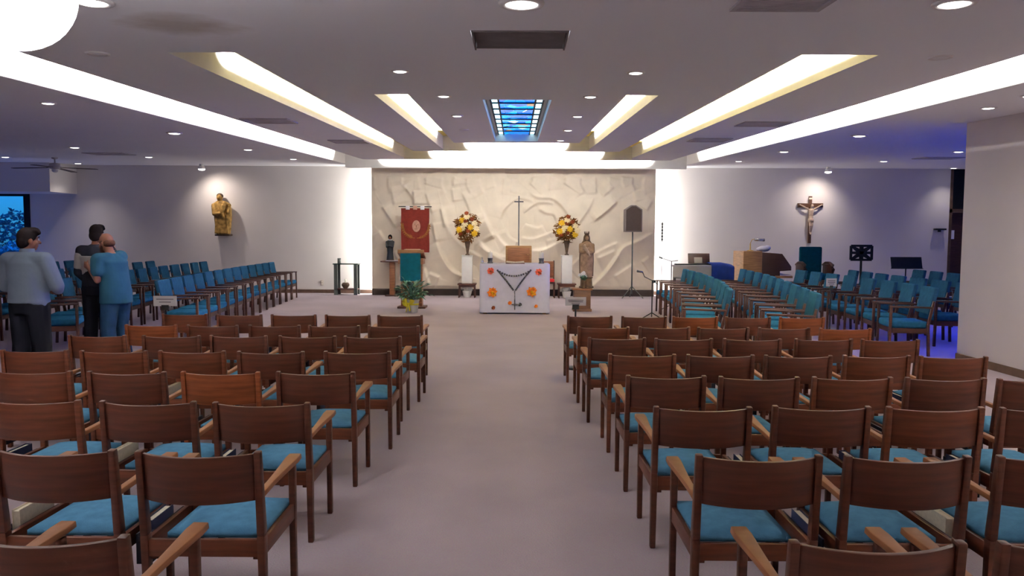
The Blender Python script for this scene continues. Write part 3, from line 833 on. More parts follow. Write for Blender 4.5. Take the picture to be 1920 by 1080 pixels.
RIGHT = {1: [(1063, 1148), (1165, 1250), (1261, 1346), (1360, 1446), (1459, 1548)], 2: [(1083, 1180), (1197, 1294), (1308, 1405), (1422, 1518), (1538, 1632)],
         3: [(1103, 1210), (1227, 1336), (1356, 1466), (1490, 1598), (1616, 1722)], 4: [(1141, 1268), (1287, 1416), (1434, 1561), (1580, 1707), (1725, 1852)],
         5: [(1172, 1326), (1347, 1501), (1521, 1675), (1697, 1850), (1869, 2022)], 6: [(1224, 1412), (1447, 1636), (1660, 1846), (1873, 2060)],
         7: [(1302, 1545), (1578, 1825), (1868, 2110)], 8: [(1468, 1820), (1865, 2215)]}
YTOP = {-1: {1: 590, 2: 613, 3: 633, 4: 661, 5: 698, 6: 755, 7: 848, 8: 1016}, 1: {1: 594, 2: 618, 3: 640, 4: 669, 5: 708, 6: 764, 7: 850, 8: 1014}}
ORANGE = {(-1, 2, 5): 'wood_c', (-1, 5, 2): 'wood_c', (1, 1, 3): 'wood_c', (1, 1, 5): 'wood_c', (-1, 4, 3): 'wood_b', (-1, 5, 4): 'wood_b', (-1, 3, 5): 'wood_b', (-1, 4, 5): 'wood_b', (-1, 6, 3): 'wood_b',
          (1, 5, 3): 'wood_b', (1, 4, 4): 'wood_b', (1, 3, 5): 'wood_b', (1, 2, 1): 'wood_b', (1, 4, 1): 'wood_b', (1, 6, 3): 'wood_b', (-1, 1, 5): 'wood_b', (1, 2, 5): 'wood_c', (1, 4, 5): 'wood_b', (-1, 4, 4): 'wood_b'}
chairs = {}
rg = random.Random(5)
for side, rows in ((-1, LEFT), (1, RIGHT)):
    for r in range(1, 9):
        lst = rows[r]
        order = list(reversed(lst)) if side < 0 else lst          # count from the aisle
        wd = sum(b - a for a, b in lst) / len(lst)
        dep = FPX * CW / wd
        # distance from the height of the post tops, blended with the width for the nearest rows
        t0 = at_z(sum(sum(p) / 2 for p in lst) / len(lst), YTOP[side][r], .79)
        Y = .5 * t0.y + .5 * dep
        for k, (a, b) in enumerate(order):
            n = k + 1
            yb = Y + rg.uniform(-.02, .02)
            P = at_y((a + b) / 2, YTOP[side][r], yb)
            whole = 'brown wooden chair with blue seat, %s from the aisle, %s row, %s block' % (ORD[n], ORD[r], 'left' if side < 0 else 'right')
            wv = ORANGE.get((side, r, n), 'wood_a')
            if wv == 'wood_c': whole = whole.replace('brown wooden', 'orange-brown wooden')
            chairs[side, r, n] = place_wood(side, P.x, yb + .262, rg.uniform(-.012, .012), whole, wv)
# an extra outer column beside the frame edge where rows run on out of view is left out
# hymn books in the racks
def make_book():
    t = thing('hymn_book', (0, 0, 0), 'x', 'book')
    mb = MB(); mb.b2((-.019, -.10, 0), (-.0165, .10, .165)); mb.b2((.0165, -.10, 0), (.019, .10, .165)); mb.b2((-.019, -.102, 0), (.019, -.098, .165))
    mb.build('cover', M['book_navy'], t)
    MB().b2((-.0162, -.097, .006), (.0162, .095, .158)).build('pages', M['paper'], t)
    return t
bk0 = make_book(); nb_ = 0
BOOKS = [(-1, 7, 1, 0), (-1, 7, 2, 1), (-1, 6, 1, 0), (-1, 6, 2, 1), (-1, 6, 3, 1), (-1, 5, 1, 0), (-1, 5, 3, 1), (-1, 5, 4, 0), (-1, 4, 1, 0), (-1, 4, 3, 1), (-1, 4, 4, 0), (-1, 3, 1, 1), (-1, 3, 3, 0), (-1, 2, 2, 0),
         (1, 7, 1, 0), (1, 7, 2, 1), (1, 6, 1, 0), (1, 6, 2, 1), (1, 6, 3, 0), (1, 5, 1, 0), (1, 5, 2, 1), (1, 5, 4, 1), (1, 4, 1, 1), (1, 4, 2, 0), (1, 4, 4, 0), (1, 3, 1, 0), (1, 3, 2, 1), (1, 2, 2, 0), (1, 2, 4, 1)]
for (s, r, n, hi) in BOOKS:
    if (s, r, n) not in chairs: continue
    c = chairs[s, r, n]
    b = bk0 if nb_ == 0 else dup(bk0)
    nb_ += 1
    b.location = (c.location.x + s * (CW / 2 - .018 + .042), c.location.y + (.03 if hi else -.02), .272)
    b.rotation_euler = (0, 0, c.rotation_euler.z + (PI if hi else 0))
    b['group'] = 'hymn books in the chair racks'
    col = 'navy'
    if (s, r, n) in ((-1, 7, 2), (1, 7, 2), (1, 5, 2), (-1, 4, 3), (-1, 6, 2)):      # covered in pale paper
        col = 'cream'
        for ch in b.children:
            if ch.name.startswith('cover'): ch.material_slots[0].link = 'OBJECT'; ch.material_slots[0].material = M['paper']
        b.scale = (.95, 1.2, 1.15)
    b['label'] = '%s hymn book racked on the %s chair from aisle, %s row, %s block' % (col, ORD[n], ORD[r], 'left' if s < 0 else 'right')

# ------------------------------------------------------------------ teal padded armchairs down both sides
def make_pad_chair():
    t = thing('padded_armchair', (0, 0, 0), 'x', 'chair')
    a = .30
    for s in (-1, 1):
        mb = MB(); mb.bar((s * a, -.26, 0), (s * a, -.24, .46), .036, .040, up=(0, 1, 0)); mb.bar((s * a, -.24, .46), (s * a, -.31, .80), .036, .040, .030, .032, up=(0, 1, 0)); mb.build('leg', M['darkwood'], t, bev=.005)
        mb = MB(); mb.bar((s * a, .27, 0), (s * a, .26, .70), .036, .038, up=(0, 1, 0)); mb.build('leg', M['darkwood'], t, bev=.005)
        MB().bar((s * a, -.29, .705), (s * a, .29, .715), .045, .028, .06, .028).build('armrest', M['darkwood'], t, bev=.006)
    mb = MB(); mb.b2((-a, -.25, .33), (a, -.225, .40)); mb.b2((-a, .235, .33), (a, .26, .40))
    for s in (-1, 1): mb.b2((s * a - .012, -.23, .33), (s * a + .012, .24, .40))
    mb.build('seat_frame', M['darkwood'], t)
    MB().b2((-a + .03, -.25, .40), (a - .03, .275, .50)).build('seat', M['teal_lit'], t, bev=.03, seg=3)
    mb = MB()
    n = 8; vs = []; fs = []
    for i in range(n + 1):
        x = -a + .02 + (2 * a - .04) * i / n; c = (1 - (x / a) ** 2) * .02
        for z, yy in ((.60, -.275), (.99, -.345)): vs += [(x, yy - c - .03, z), (x, yy - c + .035, z)]
    for i in range(n):
        b = 4 * i; e = b + 4
        fs += [(b, b + 2, e + 2, e), (b + 1, e + 1, e + 3, b + 3), (b + 2, b + 3, e + 3, e + 2), (b, e, e + 1, b + 1)]
    fs += [(0, 1, 3, 2), (4 * n, 4 * n + 2, 4 * n + 3, 4 * n + 1)]
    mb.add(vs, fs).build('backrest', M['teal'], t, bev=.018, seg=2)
    return t
pc0 = make_pad_chair(); pcn = [0]
def pad_chair(x, y, rz, label, group):
    t = pc0 if pcn[0] == 0 else dup(pc0)
    pcn[0] += 1
    t.location = (x, y, 0); t.rotation_euler = (0, 0, rz); t['label'] = label; t['group'] = group
    return t
def pad_row(pts, n, facing, rowname, blockname, far_first=True):
    """chairs evenly along the back-line through pts [(x, y)...], far end first; facing +1 looks right, -1 looks left"""
    P = [Vector((p[0], p[1], 0)) for p in pts]
    seg = [(P[i + 1] - P[i]).length for i in range(len(P) - 1)]; L = sum(seg)
    for k in range(n):
        s = L * k / max(1, n - 1); i = 0
        while i < len(seg) - 1 and s > seg[i]: s -= seg[i]; i += 1
        p = P[i].lerp(P[i + 1], s / seg[i])
        # smooth tangent
        d = (P[min(i + 1, len(P) - 1)] - P[i]).normalized()
        if i + 2 < len(P): d = d.lerp((P[i + 2] - P[i + 1]).normalized(), .5 * s / seg[i]).normalized()
        nrm = Vector((-d.y, d.x, 0)) * (1 if facing > 0 else -1)
        if nrm.x * facing < 0: nrm = -nrm
        rz = math.atan2(nrm.y, nrm.x) - PI / 2 + rg.uniform(-.03, .03)
        c = p + nrm * .34
        pad_chair(c.x, c.y, rz, 'teal padded armchair, %s from the altar end, %s, %s of the room' % (ORD[k + 1], rowname, blockname), 'teal padded armchairs along the %s' % blockname)
pad_row([(-6.62, 20.2), (-6.35, 17.3), (-5.98, 14.2), (-5.6, 11.8)], 13, 1, 'front row', 'left side')
pad_row([(-8.55, 20.4), (-8.2, 17.3), (-7.7, 14.2), (-7.2, 11.4), (-6.9, 10.6)], 14, 1, 'second row', 'left side')
pad_row([(-10.1, 20.6), (-9.8, 17.5), (-9.3, 14.2), (-8.7, 11.2), (-8.2, 9.4)], 14, 1, 'third row', 'left side')
pad_row([(-12.4, 20.7), (-12.0, 17.5), (-11.3, 14.2), (-10.6, 11.4), (-9.9, 9.2)], 14, 1, 'back row', 'left side')
pad_row([(3.86, 16.9), (3.75, 15.2), (3.45, 12.6), (2.98, 10.4)], 9, -1, 'front row', 'right side')
pad_row([(5.22, 17.1), (4.95, 14.8), (4.45, 12.2), (3.9, 9.7)], 10, -1, 'second row', 'right side')
pad_row([(6.4, 16.7), (6.4, 14.4), (6.3, 12.2), (6.1, 11.0)], 8, -1, 'third row', 'right side')
pad_row([(7.6, 16.8), (7.4, 14.6), (7.25, 12.0)], 7, -1, 'fourth row', 'right side')
pad_row([(9.3, 17.2), (9.1, 14.9), (8.8, 12.4)], 7, -1, 'back row', 'right side')
# ------------------------------------------------------------------ the sanctuary
def gy(py, px=966): return at_z(px, py, 0).y      # depth of a floor point
AY = gy(589.5)
ax0, ax1 = at_y(899, 560, AY).x, at_y(1031, 560, AY).x
AZ = at_y(966, 495, AY).z
acx, aw = (ax0 + ax1) / 2, ax1 - ax0
t = thing('altar_table', (acx, AY + .48, 0), 'wooden altar table hidden under the white cloth', 'table')
MB().box((0, 0, AZ - .035), (aw - .06, .84, .05)).build('tabletop', M['oak'], t, bev=.005)
for sx in (-1, 1):
    for sy in (-1, 1): MB().b2((sx * (aw / 2 - .12) - .04, sy * .36 - .04, 0), (sx * (aw / 2 - .12) + .04, sy * .36 + .04, AZ - .06)).build('leg', M['oak'], t)
MB().box((0, 0, AZ - .12), (aw - .2, .7, .12)).build('apron', M['oak'], t)
# cloth: a hanging shell with soft folds
c = thing('altar_cloth', (acx, AY + .48, 0), 'long white altar cloth with orange flowers and a hanging bead garland', 'altar cloth')
mb = MB(); n = 120; zs = [.035, .10, .25, .45, .7, .9, AZ - .06, AZ - .012, AZ]
def outline(k, z):
    # rounded rectangle walked once round
    hw, hd, rr = aw / 2, .47, .05
    s = k / n * 4; i = int(s); u = s - i
    P = [(-hw, -hd), (hw, -hd), (hw, hd), (-hw, hd)]
    a, b = P[i % 4], P[(i + 1) % 4]
    x, y = a[0] + (b[0] - a[0]) * u, a[1] + (b[1] - a[1]) * u
    q = max(0, 1 - z / AZ)
    fold = .018 * q * math.sin(k * .9 + .5 * math.sin(k * .31)) + .03 * q
    nx_, ny_ = ((0, -1), (1, 0), (0, 1), (-1, 0))[i % 4]
    x += nx_ * fold; y += ny_ * fold
    # pull the corners in
    cr = math.hypot(max(0, abs(x) - (hw - rr)), max(0, abs(y) - (hd - rr)))
    if cr > rr:
        f = rr / cr
        x = math.copysign((hw - rr) + (abs(x) - hw + rr) * f, x) if abs(x) > hw - rr else x
        y = math.copysign((hd - rr) + (abs(y) - hd + rr) * f, y) if abs(y) > hd - rr else y
    if z > AZ - .02:
        g_ = .988 if z >= AZ else .997
        x *= g_; y *= g_
    return (x, y, z)
vs = [outline(k, z) for z in zs for k in range(n)]
fs = [(i * n + k, i * n + (k + 1) % n, (i + 1) * n + (k + 1) % n, (i + 1) * n + k) for i in range(len(zs) - 1) for k in range(n)]
fs.append(tuple((len(zs) - 1) * n + k for k in range(n)))
mb.add(vs, fs).build('cloth', M['cloth_white'], c, smooth=True)
def petals(mb, c0, r, n, tilt_=.5, wid=.5, rng=random, facing=(0, -1, 0)):
    f = Vector(facing).normalized(); a = f.orthogonal().normalized(); b = f.cross(a)
    for k in range(n):
        th = 2 * PI * k / n + rng.uniform(-.15, .15)
        d = a * math.cos(th) + b * math.sin(th); s_ = f.cross(d)
        p0 = Vector(c0); p1 = p0 + d * r * .55 + f * r * tilt_ * .5 + s_ * r * wid * .5; p3 = p0 + d * r * .55 + f * r * tilt_ * .5 - s_ * r * wid * .5; p2 = p0 + d * r + f * r * tilt_ * .35
        th_ = f * (-r * .06)
        mb.add([p0, p1, p2, p3, p0 + th_, p1 + th_, p2 + th_, p3 + th_], [(0, 1, 2, 3), (7, 6, 5, 4), (0, 4, 5, 1), (1, 5, 6, 2), (2, 6, 7, 3), (3, 7, 4, 0)])
rf = random.Random(11)
def on_cloth(px, py, off=.02):
    p = at_y(px, py, AY - .01 - off); return Vector((p.x - acx, p.y - AY - .48, p.z))
for px, py, m, r, lab in ((920, 508, 'coral', .085, 'coral flower cluster'), (1010, 510, 'coral', .085, 'coral flower cluster'), (923, 548, 'orange', .12, 'orange flower cluster'), (997, 547, 'orange', .125, 'orange flower cluster'),
                          (925, 577, 'rust', .05, 'small rust flower'), (1005, 574, 'orange', .045, 'small orange flower'), (956, 568, 'orange', .05, 'small orange flower'), (975, 571, 'iron', .045, 'small grey bow')):
    p = on_cloth(px, py, .012)
    mb = MB(); petals(mb, p, r, 7, .6, .7, rf); petals(mb, p + Vector((r * .25, -.012, r * .3)), r * .62, 6, .9, .7, rf); petals(mb, p + Vector((-r * .35, -.014, -r * .25)), r * .55, 6, .9, .7, rf)
    o = mb.build('flower_cluster', M[m], c); o['label'] = lab
    if r > .08:
        mb = MB(); petals(mb, p + Vector((r * .3, -.02, -r * .3)), r * .45, 5, .9, .6, rf); mb.ball(p + Vector((0, -.045, 0)), r * .2, 8, 6)
        mb.build('blossom', M['yellow'] if m == 'orange' else M['rust'], o)
def beads(mb, pts, r, gap):
    P = [Vector(p) for p in pts]
    for i in range(len(P) - 1):
        m_ = max(1, int((P[i + 1] - P[i]).length / gap))
        for k in range(m_): mb.ball(P[i].lerp(P[i + 1], k / m_), r, 8, 5)
mb = MB()
beads(mb, [on_cloth(933 + 62 * u, 507 + 10.5 * (1 - (2 * u - 1) ** 2)) for u in [i / 14 for i in range(15)]], .022, .031)
beads(mb, [on_cloth(933 + 31 * u, 507 + 39 * u - 5 * u * (1 - u)) for u in [i / 8 for i in range(9)]], .022, .031)
beads(mb, [on_cloth(995 - 30 * u, 507 + 39 * u - 5 * u * (1 - u)) for u in [i / 8 for i in range(9)]], .022, .031)
beads(mb, [on_cloth(965, 547), on_cloth(965, 562)], .012, .03)
gl = mb.build('bead_garland', M['iron'], c, smooth=True); gl['label'] = 'grey bead garland with a small cross'
mb = MB(); mb.bar(on_cloth(965, 561), on_cloth(965, 581), .022, .018, up=(0, 1, 0)); mb.bar(on_cloth(959, 571), on_cloth(971, 571), .022, .018, up=(0, 1, 0)); mb.build('cross', M['iron'], gl)
# candles on the altar
for px, lab in ((919, 'white candle in a dark holder on the left end of the altar'), (1015, 'white candle in a dark holder on the right end of the altar')):
    p = at_y(px, 494, AY + .35)
    t = thing('altar_candle', (p.x, AY + .35, AZ + .002), lab, 'candle', group='altar candles')
    MB().lathe([(.06, 0), (.066, .012), (.05, .03), (.056, .105), (.066, .11), (.06, .118)]).build('holder', M['iron'], t, smooth=True)
    MB().lathe([(.046, .115), (.050, .12), (.050, .24), (.042, .25)]).build('candle', M['wax'], t, smooth=True)
    MB().tube([(0, 0, .248), (.003, 0, .272)], .003, 6).build('wick', M['black'], t)
p = at_y(904, 490, AY + .3)
t = thing('glass_cruet', (p.x, AY + .3, AZ + .002), 'small clear glass cruet at the left edge of the altar top', 'cruet')
MB().lathe([(.03, 0), (.036, .02), (.032, .06), (.014, .085), (.014, .1), (.02, .11)]).build('body', M['glassy'], t, smooth=True)
MB().ball((0, 0, .122), .016).build('stopper', M['glassy'], t, smooth=True)
p = at_y(966, 492, AY + .15)
t = thing('open_missal', (p.x, AY + .25, AZ + .002), 'low open book lying in the middle of the altar top', 'book')
MB().box((0, 0, .006), (.42, .28, .012)).build('cover', M['book_red'], t)
for s in (-1, 1): MB().box((s * .1, 0, .03), (.195, .26, .03), M4=Matrix.Rotation(s * R(-5), 3, 'Y')).build('page_block', M['paper'], t)

# tabernacle on its pedestal, processional cross behind
TY = 20.2
p0, p1 = at_y(948, 491, TY), at_y(997, 461, TY)
tcx, tw, tz0, tz1 = (p0.x + p1.x) / 2, p1.x - p0.x, p0.z - .04, p1.z
t = thing('tabernacle_pedestal', (tcx, TY + .3, 0), 'plain pedestal behind the altar under the brown tabernacle', 'pedestal')
MB().box((0, 0, .03), (.62, .5, .06)).build('base', M['oak'], t, bev=.006); MB().b2((-.24, -.2, .06), (.24, .2, tz0 - .05)).build('column', M['oak'], t, bev=.006); MB().b2((-.4, -.28, tz0 - .05), (.4, .28, tz0 - .002)).build('top', M['oak'], t, bev=.006)
t = thing('tabernacle', (tcx, TY + .3, tz0), 'square brown wooden tabernacle box behind the altar', 'tabernacle')
h = tz1 - tz0
MB().b2((-tw / 2, -.22, 0), (tw / 2, .25, h)).build('cabinet', M['oak'], t, bev=.012)
dr = MB().b2((-tw / 2 + .05, -.24, .05), (tw / 2 - .05, -.221, h - .05)).build('door', M['tab'], t, bev=.006)
MB().ball((tw / 2 - .1, -.25, h / 2), .016).build('knob', M['brass'], dr, smooth=True)
CY = 21.15
pc = at_y(973, 378, CY)
t = thing('processional_cross', (pc.x, CY, 0), 'thin grey processional cross on a tall pole behind the tabernacle', 'cross')
MB().lathe([(.16, 0), (.16, .02), (.05, .05), (.02, .12)]).build('base', M['iron'], t, smooth=True)
MB().tube([(0, 0, .1), (0, 0, pc.z)], .017, 10).build('pole', M['iron'], t, smooth=True)
hd = MB(); hd.b2((-.016, -.02, pc.z - .14), (.016, .01, pc.z + .16)); hd.b2((-.13, -.02, pc.z - .02), (.13, .01, pc.z + .016)); hd = hd.build('cross_head', M['iron'], t, bev=.004)

# flower stands
FY = gy(558)
def bouquet(px, pyb, pyt, pxl, pxr, zbase, lab, seed):
    rr = random.Random(seed)
    b = at_y(px, pyb, FY); top = at_y(px, pyt, FY).z
    t = thing('flower_arrangement', (b.x, FY, zbase), lab, 'flower arrangement', group=None)
    hv = .40
    v = MB().lathe([(.06, 0), (.065, .015), (.03, .05), (.05, .2), (.075, .34), (.085, hv), (.07, hv)]).build('vase', M['stone_dark'], t, smooth=True)
    cz = (top - zbase + hv) / 2 + .04; rz_ = (top - zbase - hv) / 2 + .10; rx = (at_y(pxr, pyb, FY).x - at_y(pxl, pyb, FY).x) / 2
    mb = MB(); foliage_blob(mb, (0, 0, cz), (rx, .26, rz_), 330, .16, .8, rr); 
    for k in range(26):
        a = rr.uniform(0, 2 * PI); q = rr.uniform(.4, 1)
        e = Vector((math.cos(a) * rx * q, rr.uniform(-.18, .18), cz + math.sin(a) * rz_ * q * .95)); mb.tube([(0, 0, hv - .05), e * .5 + Vector((0, 0, (hv) * .4)), e], .006, 5)
    fo = mb.build('foliage', M['leaf_auburn'], t); fo['label'] = 'auburn and olive foliage'
    spots = [('cream', 0, .78), ('yellow', -.38, .52), ('yellow', .22, .02), ('cream', -.15, .25), ('cream', .5, .3), ('rust', -.05, .48), ('rust', .1, -.25), ('yellow', -.62, -.18), ('cream', .7, -.1), ('rust', -.45, -.45), ('yellow', .5, -.45), ('rust', .35, .62), ('cream', -.3, -.05), ('rust', .02, 1.05)]
    for m, fx, fz in spots:
        fx += rr.uniform(-.06, .06)
        c0 = Vector((fx * rx, -.20 - rr.uniform(0, .05), cz + fz * rz_ * .85))
        r_ = .105 if m in ('yellow', 'cream') else .075
        mb = MB(); fc = (fx * .5, -1, fz * .4 + .2)
        petals(mb, c0, r_, 9, .45, .55, rr, fc); petals(mb, c0 + Vector(fc) * .014, r_ * .68, 8, .8, .6, rr, fc); petals(mb, c0 + Vector(fc) * .024, r_ * .38, 6, 1.1, .6, rr, fc)
        o = mb.build('blossom', M[m], t); o['label'] = '%s blossom' % {'rust': 'rust red', 'cream': 'cream', 'yellow': 'bright yellow'}[m]
    return t
def flower_stand(px, lab_s, lab_c, lab_b, lab_x, bq, seed):
    b = at_y(px, 558, FY)
    zs_ = at_y(px, 531, FY).z
    t = thing('low_stool', (b.x, FY, 0), lab_s, 'stool')
    MB().b2((-.26, -.22, zs_ - .04), (.26, .22, zs_)).build('seat', M['darkwood'], t, bev=.01)
    for sx in (-1, 1):
        for sy in (-1, 1): MB().bar((sx * .22, sy * .17, 0), (sx * .21, sy * .17, zs_ - .04), .035, .035).build('leg', M['darkwood'], t)
    st = MB()
    for sy in (-1, 1): st.b2((-.2, sy * .17 - .012, zs_ - .10), (.2, sy * .17 + .012, zs_ - .04))
    st.build('apron', M['darkwood'], t)
    zt = at_y(px, 480, FY).z
    q = thing('white_column', (b.x, FY, zs_ + .001), lab_c, 'pedestal')
    MB().b2((-.145, -.145, 0), (.145, .145, zt - zs_)).build('shaft', M['white'], q, bev=.008)
    MB().b2((-.16, -.16, zt - zs_), (.16, .16, zt - zs_ + .02)).build('top_plate', M['white'], q, bev=.005)
    bouquet(px + .5, 478, bq[0], bq[1], bq[2], zt + .022, lab_b, seed)
    x = thing('white_flower_pot', (b.x, FY - .02, 0), lab_x, 'flower pot')
    MB().lathe([(.09, 0), (.10, .02), (.13, .17), (.135, .19), (.11, .19)]).build('pot', M['white'], x, smooth=True)
    mb = MB(); rr = random.Random(seed + 5)
    for k in range(16): 
        a = rr.uniform(0, 2 * PI); q_ = rr.uniform(.2, 1); petals(mb, (math.cos(a) * .16 * q_, math.sin(a) * .14 * q_, .22 + rr.uniform(-.02, .05)), .06, 6, .5, .6, rr, (math.cos(a) * .6, -.6, .7))
    mb.build('blossom', M['white'], x)
flower_stand(876, 'dark low stool left of the altar under a white column', 'white column on the dark stool left of the altar', 'yellow and auburn flower arrangement left of the altar', 'white potted flowers under the stool left of the altar', (407, 849, 900), 21)
flower_stand(1062, 'dark low stool right of the altar under a white column', 'white column on the dark stool right of the altar', 'yellow and auburn flower arrangement right of the altar, beside the robed statue', 'white potted flowers under the stool right of the altar', (414, 1036, 1086), 33)

# brown chair with a red cushion half hidden behind the altar
HY = FY + .1; b = at_y(1036, 556, HY)
t = thing('side_chair', (b.x - .16, HY, 0), 'tall brown chair with a red seat behind the right end of the altar', 'chair')
zt = at_y(1036, 489, HY).z
for sx in (-1, 1):
    MB().bar((sx * .2, -.2, 0), (sx * .2, -.2, .45), .035, .035).build('leg', M['darkwood'], t); MB().bar((sx * .2, .2, 0), (sx * .2, .23, zt), .035, .04).build('leg', M['darkwood'], t)
MB().b2((-.19, .195, .55), (.19, .225, zt - .02)).build('backrest', M['tab'], t, bev=.006)
MB().b2((-.215, -.22, .40), (.215, .19, .45)).build('seat_frame', M['darkwood'], t)
MB().b2((-.20, -.21, .45), (.20, .18, .53)).build('seat', M['red_cloth'], t, bev=.02)

# banner
BY = 21.15
b0, b1 = at_y(752, 388, BY), at_y(805, 473, BY)
bcx, bw, bz1, bz0 = (b0.x + b1.x) / 2, b1.x - b0.x, b0.z, b1.z
t = thing('cloth_banner', (bcx, BY, 0), 'maroon cloth banner with a pale face and branches hanging on the rose relief', 'banner')
MB().lathe([(.18, 0), (.18, .02), (.04, .04), (.016, .1)]).build('stand_base', M['black'], t, smooth=True)
MB().tube([(0, .03, .05), (0, .03, bz1 + .02)], .014, 8).build('pole', M['black'], t, smooth=True)
MB().tube([(-bw / 2 - .07, 0, bz1 + .01), (bw / 2 + .07, 0, bz1 + .01)], .013, 8).build('rod', M['black'], t, smooth=True)
nx, nz = 26, 30; vs = []; fs = []
for s in (0, 1):
    for i in range(nx):
        for j in range(nz):
            u, v = i / (nx - 1), j / (nz - 1)
            vs.append(((u - .5) * bw + .004 * math.sin(v * 9), -.012 + .010 * math.sin(u * 15) * (1 - v) + s * .006, bz0 + (bz1 - .03 - bz0) * v - .012 * abs(u - .5)))
o_ = nx * nz
for i in range(nx - 1):
    for j in range(nz - 1):
        a = i * nz + j; fs.append((a, a + nz, a + nz + 1, a + 1)); fs.append((o_ + a + 1, o_ + a + nz + 1, o_ + a + nz, o_ + a))
MB().add(vs, fs).build('cloth', M['banner'], t, smooth=True)
for fx, m in ((-.26, 'card'), (0, 'banner_pale'), (.26, 'card')): MB().b2((fx * bw - .055, -.03, bz1 - .075), (fx * bw + .055, .012, bz1 + .03)).build('hanging_tab', M[m], t, bev=.004)
# emblem: pale face in a dark hood, two curved branches under it
ez = at_y(781, 424, BY).z
mb = MB(); mb.loft([(0, 0, 0, .0, .0)] and [(0.0, 0.0, -.005, .115, .165), (0, 0, .005, .105, .155)], 28); em = MB(); em.v = [(x + .035, -.030 + z, ez + y) for x, y, z in mb.v]; em.f = mb.f
fc = em.build('face_applique', M['banner_pale'], t)
mb = MB(); mb.b2((.035 - .062, -.046, ez + .03), (.035 - .025, -.034, ez + .045)); mb.b2((.035 + .025, -.046, ez + .03), (.035 + .062, -.034, ez + .045)); mb.b2((.035 - .012, -.046, ez - .045), (.035 + .012, -.034, ez + .03)); mb.b2((.035 - .04, -.046, ez - .085), (.035 + .04, -.034, ez - .072)); mb.build('features', M['tab'], fc)
for s in (-1, 1):
    mb = MB(); pts = [(.02 + s * (.03 + .33 * math.sin(u * 1.5)), -.032, ez - .36 + .42 * u * u + .02) for u in [i / 10 for i in range(11)]]
    mb.tube(pts, .012, 6)
    for k in range(1, 10):
        p = Vector(pts[k])
        for q in (-1, 1): mb.add([p, p + Vector((s * .05 + q * .02, -.004, .045 * q + .03)), p + Vector((s * .09, -.004, .06 * q + .05)), p + Vector((s * .05, -.004, .02))], [(0, 1, 2, 3)])
    mb.build('branch_applique', M['banner_gold'], t)

# robed friar figure on a stand with a white runner
SY = gy(556)
b = at_y(736, 556, SY); zt = at_y(736, 489, SY).z
t = thing('statue_stand', (b.x, SY, 0), 'slim wooden stand with a wide top left of the lectern', 'stand')
MB().b2((-.19, -.17, 0), (.19, .17, .035)).build('base', M['darkwood'], t, bev=.006); MB().b2((-.075, -.075, .035), (.075, .075, zt - .035)).build('column', M['tab'], t, bev=.006); MB().b2((-.31, -.2, zt - .035), (.31, .2, zt)).build('top', M['darkwood'], t, bev=.006)
q = tag(MB().b2((-.17, -.205, 0), (.24, .19, .012)).build('stand_runner', M['cloth_white'], loc=(b.x, SY, zt + .001)), 'white cloth runner on the slim stand under the friar figure', 'cloth')
fz = zt + .014
hs = at_y(732, 440, SY).z - fz
t = thing('friar_statue', (b.x - .06, SY, fz), 'small dark friar statue in a black cloak beside the banner', 'statue')
mb = MB(); mb.loft([(0, 0, .01, .105, .085), (0, 0, hs * .3, .085, .07), (0, 0, hs * .55, .095, .075), (0, 0, hs * .72, .105, .07), (0, 0, hs * .80, .06, .05), (0, 0, hs * .83, .03, .03)], 20)
mb.cap((-.10, -.01, hs * .72), (-.09, -.06, hs * .52), .03, .025); mb.cap((.10, -.01, hs * .72), (.09, -.06, hs * .52), .03, .025); mb.cap((-.09, -.06, hs * .52), (.0, -.10, hs * .56), .024, .02); mb.cap((.09, -.06, hs * .52), (.0, -.10, hs * .56), .024, .02)
fr = remesh(mb, 'body', M['frame'], t, .012, 4)
mb = MB(); mb.ball((0, -.005, hs * .885), (.045, .05, .06)); mb.ball((0, -.055, hs * .88), .012); remesh(mb, 'head', M['skin_tan'], t, .008, 2)
MB().ball((0, .012, hs * .905), (.062, .06, .075)).build('hood', M['hair'], t, smooth=True)
MB().loft([(0, -.01, hs * .78, .066, .058), (0, -.012, hs * .81, .05, .048)], 16).build('collar', M['card'], t, smooth=True)
MB().lathe([(.115, 0), (.115, .012), (.10, .02)]).build('base', M['stone_dark'], t, smooth=True)

# lectern with a teal hanging
LY = gy(580)
b = at_y(770, 580, LY); lt = at_y(770, 469, LY).z
t = thing('lectern', (b.x, LY + .25, 0), 'wooden lectern with a dark teal hanging, left of the altar', 'lectern')
MB().b2((-.32, -.24, 0), (.34, .24, .05)).build('base', M['darkwood'], t, bev=.008)
for sx in (-1, 1): MB().b2((sx * .22 - .03, -.12, .05), (sx * .22 + .03, .14, lt - .25)).build('side_panel', M['tab'], t, bev=.006)
MB().b2((-.19, .05, .05), (.19, .075, lt - .25)).build('front_panel', M['tab'], t)
dk = MB(); dk.box((0, 0, lt - .12), (.62, .46, .05), M4=Matrix.Rotation(R(-18), 3, 'X')); dk.build('reading_desk', M['tab'], t, bev=.008)
MB().b2((-.29, -.235, lt - .33), (.29, .2, lt - .20)).build('desk_box', M['tab'], t, bev=.008)
MB().box((0, -.2, lt - .015), (.62, .03, .05)).build('book_ledge', M['oak'], t, bev=.006)
vs = []; fs = []; nx, nz = 20, 14
zt_, zb_ = lt - .075, at_y(770, 527, LY).z
for s in (0, 1):
    for i in range(nx):
        for j in range(nz):
            u, v = i / (nx - 1), j / (nz - 1); vs.append(((u - .5) * .48, -.262 - .008 * math.sin(u * 20) * (1 - v) + s * .008, zb_ + (zt_ - zb_) * v))
o_ = nx * nz
for i in range(nx - 1):
    for j in range(nz - 1):
        a = i * nz + j; fs.append((a, a + nz, a + nz + 1, a + 1)); fs.append((o_ + a + 1, o_ + a + nz + 1, o_ + a + nz, o_ + a))
